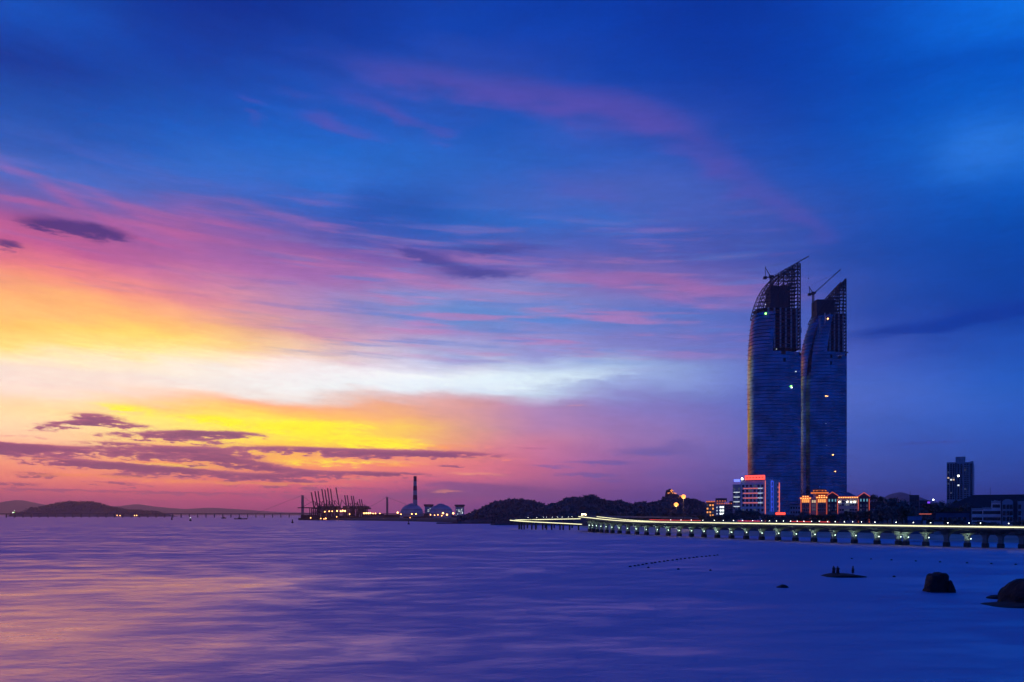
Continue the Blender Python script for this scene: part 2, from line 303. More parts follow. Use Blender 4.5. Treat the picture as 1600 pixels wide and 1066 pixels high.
def tag(o, label, cat, group=None):
    o['label'] = label; o['category'] = cat
    if group: o['group'] = group
    return o
def thing(name, label, cat, loc=(0, 0, 0), rz=0, group=None):
    o = bpy.data.objects.new(name, None); COL.objects.link(o); o.empty_display_size = .5
    o.location = loc; o.rotation_euler.z = rz
    return tag(o, label, cat, group)
def struct(o, label=None):
    o['kind'] = 'structure'
    if label: o['label'] = label
    return o
def face(t, own=0.0):
    """turn a waterfront building so that its front looks out over the bay to the viewpoint"""
    a = math.atan2(t.location.x, t.location.y); t.rotation_euler.z = -a + own; t.scale.x = math.cos(a) if not own else 1.0
def copy_tree(o, parent=None):
    c = o.copy(); COL.objects.link(c)
    if parent is not None: c.parent = parent
    for ch in o.children: copy_tree(ch, c)
    return c
def at(u, v, Y): return Vector(((u - 800) / F * Y, Y, CAMH + (HZ - v) / F * Y))       # a point on the ground plan from its bearing and distance
def gx(u, Y): return (u - 800) / F * Y
def hz(v, Y): return CAMH + (HZ - v) / F * Y
def dist(v): return CAMH * F / (v - HZ)                                                # distance of a point of the waterline

# ------------------------------------------------------------------ materials
def water_material():
    m = bpy.data.materials.new('water'); m.use_nodes = True; n_ = m.node_tree.nodes; n_.clear(); N = NB(n_, m.node_tree.links)
    p = n_.new('ShaderNodeNewGeometry').outputs['Position']
    big = N.noise(N.mapping(p, (0,0,0), (0,0,R(6)), (48, 17, 1)), 1.0, 5, 0.6)
    pat = N.noise(N.mapping(p, (13,5,0), (0,0,R(10)), (9, 4.2, 1)), 1.0, 4, 0.62)
    mid = N.noise(N.mapping(p, (0,0,0), (0,0,R(-5)), (3.4, 1.7, 1)), 1.0, 4, 0.6)
    bm = n_.new('ShaderNodeBump'); bm.inputs['Strength'].default_value = 1.0
    N.put(bm.inputs['Distance'], N.smooth(big, .3, .7, .07, .17)); N.put(bm.inputs['Height'], mid)
    gl = n_.new('ShaderNodeBsdfGlossy'); gl.distribution = 'BECKMANN'; N.l.new(bm.outputs[0], gl.inputs['Normal'])
    gl.inputs['Color'].default_value = (.75, .55, .76, 1)
    # the sheltered tongue of water on the left is calm, the open side is ruffled by the wind; gusts ruffle it in patches
    sx_, sy_, _z = N.sep(p)
    calm = N.math('MAXIMUM', N.smooth(sy_, 45.0, 210.0, .31, .58), N.smooth(N.math('MULTIPLY_ADD', sy_, .2, sx_), -28.0, 14.0, .31, .70))
    N.put(gl.inputs['Roughness'], N.math('MULTIPLY', calm, N.math('ADD', N.smooth(big, .3, .7, .82, 1.18), N.smooth(pat, .32, .68, -.20, .20))))
    di = n_.new('ShaderNodeBsdfDiffuse'); di.inputs['Color'].default_value = (.01, .10, .20, 1)
    mx = n_.new('ShaderNodeMixShader'); mx.inputs[0].default_value = .87; N.l.new(di.outputs[0], mx.inputs[1]); N.l.new(gl.outputs[0], mx.inputs[2])
    o = n_.new('ShaderNodeOutputMaterial'); N.l.new(mx.outputs[0], o.inputs[0])
    return m
M['water'] = water_material()
mat('sand', (.36, .32, .28), .5, scale=.08)
mat('earth', (.06, .06, .05), .95, scale=.05)
mat('hill_soil', (.11, .11, .12), .95, scale=.02)
mat('leaf_dark', (.11, .14, .14), .8, var=.5, scale=.6)
mat('leaf_mid', (.05, .075, .035), .8, var=.5, scale=.6)
mat('bark', (.06, .045, .035), .9)
mat('concrete', (.30, .31, .29), .8, scale=.6)
mat('wet_concrete', (.05, .055, .05), .6, scale=.8)
mat('dark_concrete', (.035, .04, .05), .8)
mat('asphalt', (.05, .05, .05), .85)
mat('steel_dark', (.02, .022, .03), .55, .3)
mat('steel_grey', (.12, .12, .13), .5, .4)
mat('crane_steel', (.055, .03, .04), .6)
mat('white_wall', (.8, .8, .82), .75, var=.1, scale=.2)
mat('pale_wall', (.42, .43, .45), .8, var=.12, scale=.2)
mat('grey_wall', (.38, .40, .45), .8, var=.15, scale=.2)
mat('dark_wall', (.06, .075, .10), .8, var=.2, scale=.2)
mat('brick_wall', (.30, .15, .12), .8, var=.2, scale=.3)
mat('roof_dark', (.028, .026, .035), .8, var=.3, scale=.4)
mat('roof_blue', (.10, .14, .24), .6, var=.15, scale=.2)
mat('blue_sheet', (.06, .12, .24), .6, var=.15, scale=.2)
mat('chimney_red', (.24, .07, .08), .8, var=.15); mat('chimney_white', (.46, .42, .45), .8, var=.1)
mat('dome_white', (.46, .44, .48), .6, var=.12, scale=.05)
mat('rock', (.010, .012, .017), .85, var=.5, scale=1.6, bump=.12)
mat('hull_dark', (.03, .03, .04), .6); mat('skin', (.30, .18, .13), .6); mat('cloth_dark', (.03, .03, .05), .9); mat('cloth_red', (.12, .03, .04), .9); mat('hair', (.01, .01, .01), .8)
mat('tower_glass', (.11, .21, .33), .10, .9, .35, .06)
mat('tower_glass_dark', (.085, .165, .27), .13, .9, .35, .06); mat('tower_glass_light', (.13, .235, .36), .09, .9, .35, .06)
for _n in ('tower_glass', 'tower_glass_dark', 'tower_glass_light'):          # orange of the sunset on the rim, put into the glass edge tint
    [x for x in M[_n].node_tree.nodes if x.type == 'BSDF_PRINCIPLED'][0].inputs['Specular Tint'].default_value = (1.0, .66, .52, 1)
mat('tower_ledge', (.03, .035, .045), .4, .5)
mat('window_dark', (.012, .016, .024), .15, ior=1.6)
mat('buoy_dark', (.03, .02, .02), .6)
glow('line_white', (1.0, .95, .52), 1.7); glow('led_warm', (1.0, .62, .28), 7.0); glow('trail_red', (1.0, .06, .03), 1.3)  # the white also, the red only, stand for car light trails
glow('neon_red', (1.0, .07, .04), 2.0); glow('neon_salmon', (1.0, .20, .12), .85); glow('neon_blue', (.05, .10, 1.0), .9); glow('neon_blue_bright', (.12, .16, 1.0), 2.2)
glow('neon_orange', (1.0, .22, .02), .85); glow('neon_orange_dim', (1.0, .14, .03), .7); glow('lamp_orange', (1.0, .32, .05), 2.6); glow('lamp_warm', (1.0, .42, .12), 6.0); glow('port_lamp', (1.0, .42, .12), 9.0)
glow('lamp_green', (.25, 1.0, .12), 7.0); glow('lamp_white', (.95, 1.0, .92), 9.0); glow('lamp_burst', (1.0, .70, .36), 40.0); glow('flood_green', (.72, 1.0, .80), 5.0)
glow('win_orange', (1.0, .36, .06), 1.4); glow('win_cyan', (.25, .75, .95), .55); glow('win_white', (.85, .95, 1.0), 1.2); glow('win_warm', (1.0, .72, .42), .7); glow('win_bright', (.9, 1.0, .95), 2.2); glow('win_dim', (.35, .42, .5), .12); glow('neon_purple', (.22, .06, 1.0), 1.2)

# ------------------------------------------------------------------ the setting: sea, shore, hills
sea_mb = MB(); sea_mb.add([(-11500,-150,0),(11500,-150,0),(11500,12000,0),(-11500,12000,0)], [(0,1,2,3)])
struct(sea_mb.build('sea', 'water'), 'calm bay water reflecting the pink and blue evening sky')

# mainland: its waterline is followed from the right edge round to the harbour
SHORE = [(1990,872),(1800,856),(1600,848.5),(1500,845.5),(1400,842.5),(1300,840.5),(1200,838.2),(1120,836.5),(1040,834),(960,828.5),(900,823.5),(840,821.3),(780,819.6),(730,818.6),(690,817.2),(620,815),(540,813.6),(462,812.6)]
spts = [Vector((gx(u, dist(v)), dist(v), 0)) for u, v in SHORE]
def strip_from(pts, offs):
    """rows of points pushed inland (away from the water) by each (distance, height)"""
    rows = []
    for d, z in offs:
        row = []
        for i, p in enumerate(pts):
            a, b = pts[max(i-1, 0)], pts[min(i+1, len(pts)-1)]
            t = (b - a).normalized(); n = Vector((t.y, -t.x, 0))
            n = (n + Vector((.25, .6, 0))).normalized()
            row.append(p + n * d + Vector((0, 0, z)))
        rows.append(row)
    return rows
def rows_mesh(name, rows, m):
    mb = MB(); n = len(rows[0]); vs = [p for r in rows for p in r]
    fs = [(k*n+i, k*n+i+1, (k+1)*n+i+1, (k+1)*n+i) for k in range(len(rows)-1) for i in range(n-1)]
    return mb.add(vs, fs).build(name, m, smooth=True)
struct(rows_mesh('beach', strip_from(spts[:11], [(-14, -.5), (0, .06), (10, .7), (24, 1.6), (32, 2.0)]), 'sand'), 'narrow sand beach behind the bridge piers')
struct(rows_mesh('shore_land', strip_from(spts, [(26, -.2), (30, 3.0), (40, 3.6), (140, 4.0), (500, 5.0), (2600, 8.0)]), 'earth'), 'dark low shore land carrying the town')

def ridge(name, outline, Y, depth, label, m='hill_soil', nz=6.0, seed=1.0, base=-2.0):
    """a hill with the given skyline (photo points), a front slope and a back slope"""
    us = []; u = outline[0][0]
    while u < outline[-1][0]: us.append(u); u += max(1.2, (outline[-1][0] - outline[0][0]) / 90)
    us.append(outline[-1][0])
    def top(u):
        for (a, va), (b, vb) in zip(outline, outline[1:]):
            if u <= b: return va + (vb - va) * (u - a) / (b - a)
        return outline[-1][1]
    rows = []
    K = 9
    for k in range(2 * K + 1):
        t = k / K; h = math.sin(PI / 2 * t) ** .8 if t <= 1 else math.cos(PI / 2 * (t - 1)) ** .9
        yy = Y + (t - 1) * depth; row = []
        for u in us:
            X = gx(u, Y); z = max(hz(top(u), Y), .5) * h
            z += nz * h * (1 if t != 1 else .25) * mnoise.noise(Vector((X / 60, yy / 60, seed))) * .6
            row.append(Vector((X + (t - 1) * depth * .15, yy, base + max(z, 0) + (0 if 0 < t < 2 else -2))))
        rows.append(row)
    o = rows_mesh(name, rows, m); struct(o, label); return rows
def leaf_tuft(mb, c, r, n, rng, flat=.75, size=.3):
    """n small leaf faces in a clump"""
    vs, fs = [], []
    for _ in range(n):
        d = Vector((rng.gauss(0, 1), rng.gauss(0, 1), rng.gauss(0, 1))).normalized(); rr = r * rng.uniform(.45, 1.05)
        p = c + Vector((d.x * rr, d.y * rr, d.z * rr * flat)); a = Vector((rng.gauss(0,1), rng.gauss(0,1), rng.gauss(0,1))).normalized()
        b = a.cross(d + Vector((.01, .02, .3))).normalized(); s = r * size * rng.uniform(.6, 1.3); k = len(vs)
        vs += [p - a*s, p + b*s*.6, p + a*s, p - b*s*.6]; fs.append((k, k+1, k+2, k+3))
    mb.add(vs, fs)
def woods(name, rows, n, r0, r1, label, seed, m='leaf_dark', leaves=16):
    """tree cover of a far hill: one mass of leaf clumps standing on the slope"""
    rng = random.Random(seed); mb = MB(); mb2 = MB()
    K = len(rows) // 2; nc = len(rows[0])
    for i in range(n):
        k = rng.uniform(1.2, K + 1.5) if i % 3 else K + rng.uniform(-.4, .5); j = rng.uniform(0, nc - 1.01)
        k0, j0 = min(int(k), len(rows) - 2), int(j); a, b = k - k0, j - j0
        p = (rows[k0][j0] * (1-a) + rows[k0+1][j0] * a) * (1-b) + (rows[k0][j0+1] * (1-a) + rows[k0+1][j0+1] * a) * b
        if p.z < .8: continue
        r = rng.uniform(r0, r1)
        leaf_tuft(mb, p + Vector((0, 0, r * .35)), r, leaves, rng, .8, .42)
    o = mb.build(name, m); o['kind'] = 'stuff'; o['label'] = label; return o

# left: far ranges, island
ridge('mountains', [(-160,796.5),(-60,788.4),(-20,786.3),(10,785.6),(30,781.2),(48,785.6),(75,790.4),(95,786.3),(110,783.3),(125,786.3),(150,789.7),(190,791.8),(214,787.7),(240,791.8),(290,795.8),(330,793.1),(370,795.8),(430,799.9),(520,802.0),(620,803.3)], 11000, 700, 'faint hazy mountain range far across the bay at left', nz=14)
ridge('mountains', [(1320,800),(1372,788),(1390,774),(1403,769),(1418,773),(1440,785),(1490,795),(1560,788),(1640,792),(1760,802)], 5200, 600, 'faint far mountain behind the waterfront at right', nz=12, seed=4)
isl = ridge('island', [(44,806.5),(56,801),(62,795.5),(68,792),(84,791),(92,788),(102,785.3),(112,785),(124,786),(140,785.7),(155,787.5),(172,794),(184,795.5),(196,797.5),(224,799.5),(247,801),(251,803.5),(255,807.3)], 3600, 160, 'long low island with a rounded summit at the left horizon', nz=5, seed=2)
woods('island_trees', isl, 900, 5, 10, 'tree cover on the low island at left', 11, leaves=9)
# centre: wooded hills behind the bridge
hA = ridge('hill', [(728,816),(745,803),(760,795),(778,788),(796,785),(812,784.5),(828,785.5),(842,789),(856,796),(880,806),(905,812)], 1000, 110, 'rounded wooded hill left of the bridge head', seed=3)
woods('hill_trees', hA, 1100, 3.0, 5.5, 'woods on the rounded hill left of the bridge head', 12)
hB = ridge('hill', [(800,816),(826,804),(845,797),(862,789),(880,785),(893,780),(905,782),(918,779),(928,778.5),(940,786),(956,788),(972,786),(988,792),(1003,786.5),(1012,789),(1030,786),(1041,783),(1060,790),(1085,797),(1110,806)], 840, 110, 'long dark wooded hill behind the bright bridge head', seed=5)
woods('hill_trees', hB, 1700, 2.4, 4.6, 'dark woods on the long hill behind the bridge head', 13)
hC = ridge('hill', [(990,808),(1020,796),(1034,788),(1038,779),(1042,775),(1053,774),(1060,777),(1072,781),(1085,783),(1100,789),(1118,797),(1150,806),(1190,811)], 1150, 120, 'steep hill with a lit lookout on its rock top', seed=6)
woods('hill_trees', hC, 1000, 2.6, 5.0, 'woods on the hill below the lit lookout', 14)
hD = ridge('headland', [(768,819),(776,811),(786,803),(795,800),(806,800.5),(816,806),(830,812),(850,819)], 770, 30, 'small dark wooded headland left of the walkway loop', nz=3, seed=7)
woods('headland_trees', hD, 420, 1.6, 3.2, 'dark trees on the small headland left of the walkway loop', 15)
# ------------------------------------------------------------------ the lit sea bridge
# centre line of the near edge: photo column, distance and deck height, then the hidden far bend
BR = [(1840,214,6.0),(1700,223,6.0),(1600,232.5,6.0),(1500,245,6.05),(1400,260,6.1),(1300,281,6.15),(1200,308,6.2),(1100,345,6.2),(1050,366,6.2),(1000,391,6.25),(960,418,6.7),(930,442,7.6),(910,462,8.3)]
near = [Vector((gx(u, Y), Y, z)) for u, Y, z in BR]
near += [Vector((40.0, 476, 8.5)), Vector((42.5, 492, 8.6)), Vector((49, 508, 8.6)), Vector((60, 524, 8.5)), Vector((76, 540, 8.3)), Vector((98, 556, 8.0)), Vector((124, 570, 7.4)), Vector((150, 584, 6.4))]
def catmull(pts, per=8):
    out = []
    for i in range(len(pts) - 1):
        p0, p1, p2, p3 = pts[max(i-1,0)], pts[i], pts[i+1], pts[min(i+2,len(pts)-1)]
        for k in range(per):
            t = k / per
            out.append(.5 * ((2*p1) + (p2-p0)*t + (2*p0-5*p1+4*p2-p3)*t*t + (3*p1-p0-3*p2+p3)*t**3))
    out.append(pts[-1].copy()); return out
path = catmull(near, 10)
def normals(path):
    ns = []
    for i in range(len(path)):
        t = path[min(i+1, len(path)-1)] - path[max(i-1, 0)]; t.z = 0; t.normalize(); ns.append(Vector((-t.y, t.x, 0)))
    return ns
pn = normals(path)
# pick the side that lies away from the camera for the carriageway
pn = [(n if n.dot(Vector((1, .5, 0))) > 0 else -n) for n in pn]
for i in range(1, len(pn)):
    if pn[i].dot(pn[i-1]) < 0: pn[i] = -pn[i]
def upath(u):
    for i in range(len(path) - 1):
        a, b = path[i], path[i+1]; ua, ub = 800 + a.x / a.y * F, 800 + b.x / b.y * F
        if (ua - u) * (ub - u) <= 0 and ua != ub:
            t = (u - ua) / (ub - ua); return a.lerp(b, t), pn[i].lerp(pn[i+1], t).normalized(), i + t
    return None
PIER_U = [1720,1668,1630,1593,1559.5,1535,1506.5,1474,1441,1409,1397,1363,1327,1295,1264,1235,1207.6,1182,1158,1135,1113,1092.5,1073,1054,1037,1020,1003,988,974,961,950,941,933,926,920,915]
piers = [upath(u) for u in PIER_U]
pier_s = [p[2] for p in piers]
def section(path, ns, prof):
    """sweep of an open or closed cross-section given as (offset across, height) per station"""
    mb = MB(); rings = []
    for i, (p, n) in enumerate(zip(path, ns)): rings.append([p + n * o + Vector((0, 0, h)) for o, h in prof(i)])
    return mb.rings(rings)
WID = 11.0
bridge = thing('sea_bridge', 'low curved sea bridge with brilliant white car light trails and flared piers', 'bridge', (0, 0, 0))
def depth_at(i):
    if not pier_s: return 1.0
    d = min(abs(i - s) for s in pier_s); k = max(0, 1 - d / 2.0)
    # distance measured along the deck, so the soffit arches from pier to pier
    q = path[min(max(int(round(i)), 0), len(path)-1)]
    dm = min((q - p[0]).length for p in piers)
    return .85 + 1.0 * max(0, 1 - dm / 6.0) ** 2
# finer stations so the arches read
fine_path, fine_n = [], []
for i in range(len(path) - 1):
    for k in range(3):
        fine_path.append(path[i].lerp(path[i+1], k / 3)); fine_n.append(pn[i].lerp(pn[i+1], k / 3).normalized())
def fd(i):
    dm = min((fine_path[i] - p[0]).length for p in piers); return .85 + .95 * max(0, 1 - dm / 6.5) ** 2
section(fine_path, fine_n, lambda i: [(.0, -.45), (1.5, -fd(i)), (WID - 1.5, -fd(i)), (WID, -.45), (WID, -.05), (.0, -.05)]).build('girder', 'concrete', bridge)
section(fine_path, fine_n, lambda i: [(.25, -.045), (WID - .25, -.045), (WID - .25, .02), (.25, .02)]).build('roadway', 'asphalt', bridge)
section(fine_path, fine_n, lambda i: [(-.12, -.5), (.22, -.5), (.22, .55), (-.12, .55)]).build('parapet', 'concrete', bridge)
section(fine_path, fine_n, lambda i: [(WID - .22, -.5), (WID + .12, -.5), (WID + .12, .55), (WID - .22, .55)]).build('parapet', 'concrete', bridge)
section(fine_path, fine_n, lambda i: [(-.28, .10), (-.14, .10), (-.14, .38), (-.28, .38)]).build('light_line', 'line_white', bridge)  # car light trails, added as a glowing strip on the near parapet
section(fine_path, fine_n, lambda i: [(WID - .40, .10), (WID - .26, .10), (WID - .26, .34), (WID - .40, .34)]).build('light_line', 'line_white', bridge)  # car light trails again, along the far parapet
section(fine_path, fine_n, lambda i: [(.02, 1.02), (.09, 1.02), (.09, 1.10), (.02, 1.10)]).build('handrail', 'steel_grey', bridge)
# railing posts: every few metres, one shared mesh
pm = MB(); pm.box(-.05, .05, -.05, .05, 0, .52); pm_me = None
acc = 0.0; kpost = 0; rail_posts = []
for i in range(1, len(fine_path)):
    acc += (fine_path[i] - fine_path[i-1]).length
    if acc > 3.0 and fine_path[i].y < 470:
        acc = 0.0; rail_posts.append(fine_path[i] + fine_n[i] * .055 + Vector((0, 0, .54)))
for p in rail_posts:
    if pm_me is None: o = pm.build('railing_post', 'steel_grey', bridge, loc=p); pm_me = o.data
    else: link('railing_post', pm_me, bridge, p)
# lamps on short posts along the near parapet
lm = MB(); lm.cur = 0; lm.beam((0,0,.5), (0,0,1.25), .09, n=6); lm.cur = 1; lm.ball((0,0,1.33), .10, 8); lm_me = None
for u in [1576,1532,1514,1481,1454,1427,1400,1367,1346,1332,1319,1305,1293,1280,1268,1256,1245.5,1235,1224,1213,1202,1190,1176,1160,1146,1130,1116,1098,1080,1064,1048]:
    p, n, s_ = upath(u)
    if lm_me is None: o = lm.build('parapet_lamp', ['steel_grey', 'lamp_white'], bridge, loc=p + n * .05); lm_me = o.data
    else: link('parapet_lamp', lm_me, bridge, p + n * .05)
# red car light trails, added as glowing tubes on the far parapet
def sub_path(u0, u1, off, h, w, hh, name, m, parent):
    a, b = upath(u0)[2] * 3, upath(u1)[2] * 3; a, b = int(min(a, b)), int(max(a, b)) + 1
    sp, sn = fine_path[a:b+1], fine_n[a:b+1]
    if len(sp) < 2: return
    section(sp, sn, lambda i: [(off, h), (off + w, h), (off + w, h + hh), (off, h + hh)]).build(name, m, parent)
for u0, u1 in ((1063, 985), (1232, 1203), (1262, 1248), (1150, 1120)): sub_path(u0, u1, WID + .16, .9, .14, .22, 'red_light_trail', 'trail_red', bridge)
# piers: shaft, dark tidal foot, flared head and its floodlight
def pier_meshes():
    sh = MB(); sh.rings([[(x*w, y*.8, z) for x, y in ((-1,-1),(1,-1),(1,1),(-1,1))] for w, z in ((.62, 1.2), (.55, 2.2), (.55, 2.9))])
    ft = MB(); ft.rings([[(x*w, y*d, z) for x, y in ((-1,-.8),(-.8,-1),(.8,-1),(1,-.8),(1,.8),(.8,1),(-.8,1),(-1,.8))] for w, d, z in ((.80, 1.05, -2.0), (.80, 1.05, 1.15), (.7, .95, 1.35))])
    hd = MB(); hd.rings([[(x*w, y*d, z) for x, y in ((-1,-1),(1,-1),(1,1),(-1,1))] for w, d, z in ((.56, .82, 2.75), (.62, .9, 3.3), (.85, 1.1, 3.9), (1.45, 1.6, 4.45), (1.7, 1.9, 4.62))])
    fl = MB(); fl.cur = 0; fl.box(-.05, .8, -.05, .05, -.22, -.1); fl.cur = 1; fl.ball((.8, 0, .02), .16, 8)
    return sh, ft, hd, fl
sh, ft, hd, fl = pier_meshes(); pier_src = None; nlamp = 0
UNLIT = {1720, 1668, 1630, 1593, 1559.5, 1535, 1474}
for u, (p, n, s_) in zip(PIER_U, piers):
    t = Vector((n.y, -n.x, 0)); ang = math.atan2(t.y, t.x)
    if math.cos(ang) < 0: ang += PI
    c = p + n * 2.6; c.z = 0.0; zs = (p.z - fd(min(int(s_ * 3), len(fine_path) - 1))) / 4.62
    for off in ((0.0,) if u < 1000 else (0.0,)):
        if pier_src is None:
            a = sh.build('pier', 'concrete', bridge); pier_src = [a.data]
            b = ft.build('pier_foot', 'wet_concrete', a); h = hd.build('pier_head', 'concrete', a); l = fl.build('flood_lamp', ['steel_grey', 'flood_green'], a, loc=(.5, -.9, 2.75)); pier_src += [b.data, h.data, l.data]
        else:
            a = link('pier', pier_src[0], bridge); link('pier_foot', pier_src[1], a); link('pier_head', pier_src[2], a)
            if u not in UNLIT: link('flood_lamp', pier_src[3], a, (.5, -.9, 2.75))
        a.location = (c.x, c.y, 0); a.rotation_euler.z = ang; a.scale.z = zs
    if u not in UNLIT:
        L = bpy.data.lights.new('pier_light', 'SPOT'); L.energy = random.uniform(60, 170) * (1.0 if u < 1450 else .8); L.color = (.68, 1.0, .74); L.spot_size = R(120); L.spot_blend = .7; L.shadow_soft_size = .15
        lo = bpy.data.objects.new('pier_light', L); COL.objects.link(lo); lo.parent = bridge
        fwd = -n; lo.location = c + fwd * 2.3 + t * .9 + Vector((0, 0, 2.3)); aim = (c + Vector((0, 0, 4.2))) - lo.location
        lo.rotation_euler = aim.to_track_quat('-Z', 'Y').to_euler()
# bright lamp cluster where the bridge bends away
bl = thing('lamp_mast', 'dazzling warm lamp cluster where the bridge bends away', 'lamp', at(912, 808, 466) - Vector((0, 0, .1)))
bl.location.z = 8.3
m = MB(); m.beam((0,0,-.2), (0,0,1.9), .16, n=8); m.build('post', 'steel_grey', bl)
for dx_ in (-1.1, -.4, .4, 1.1):
    m = MB(); m.ball((dx_, 0, 1.9 - abs(dx_)*.25), .26, 10); m.build('lamp', 'lamp_burst', bl)
m = MB(); m.beam((-1.2,0,1.62), (1.2,0,1.62), .08); m.build('crossarm', 'steel_grey', bl)

# ------------------------------------------------------------------ looping boardwalk left of the bridge head
wk = thing('boardwalk', 'thin lit boardwalk on slim posts looping out left of the bridge', 'walkway', (0, 0, 0))
WP = [(910,508,3.95),(890,511,4.35),(860,517,4.9),(835,524,5.35),(815,532,5.8),(804,540,6.15),(800.5,548,6.3),(802,556,6.35),(812,562,6.4),(830,567,6.5),(855,572,6.7),(880,576,6.9),(906,580,7.1)]
wpath = catmull([Vector((gx(u, Y), Y, z)) for u, Y, z in WP], 8); wn_ = normals(wpath)
section(wpath, wn_, lambda i: [(-1.5, -.5), (1.5, -.5), (1.5, 0), (-1.5, 0)]).build('deck', 'concrete', wk)
for s_ in (-1, 1):
    section(wpath, wn_, lambda i: [(s_*1.52, -.42), (s_*1.66, -.42), (s_*1.66, -.02), (s_*1.52, -.02)][::s_]).build('light_line', 'line_white', wk)
    section(wpath, wn_, lambda i: [(s_*1.42, 1.0), (s_*1.50, 1.0), (s_*1.50, 1.08), (s_*1.42, 1.08)][::s_]).build('handrail', 'steel_grey', wk)
post = MB(); post.beam((0,0,-2), (0,0,1), 1.0, n=10); post_me = None
def walk_at(u, second=False):
    hits = []
    for a, b in zip(wpath, wpath[1:]):
        ua, ub = 800 + a.x/a.y*F, 800 + b.x/b.y*F
        if (ua-u)*(ub-u) <= 0 and ua != ub: hits.append(a.lerp(b, (u-ua)/(ub-ua)))
    return hits[-1 if second else 0] if hits else None
for u, sec in [(811,0),(815,0),(819,0),(831,0),(837,0),(848,0),(854,0),(862,0),(875,0),(880,0),(890,0),(904,0),(812,1),(824,1),(838,1),(852,1),(866,1),(880,1),(894,1)]:
    p = walk_at(u, sec)
    if p is None: continue
    if post_me is None: o = post.build('pile', 'wet_concrete', wk); post_me = o.data
    else: o = link('pile', post_me, wk)
    o.location = (p.x, p.y, 0); o.scale.z = p.z - .45
for u in (825,838.5,849,854,863,871,878,888,893.5):
    p = walk_at(u, True)
    link('parapet_lamp', lm_me, wk, p + Vector((0, -1.4, 0)))

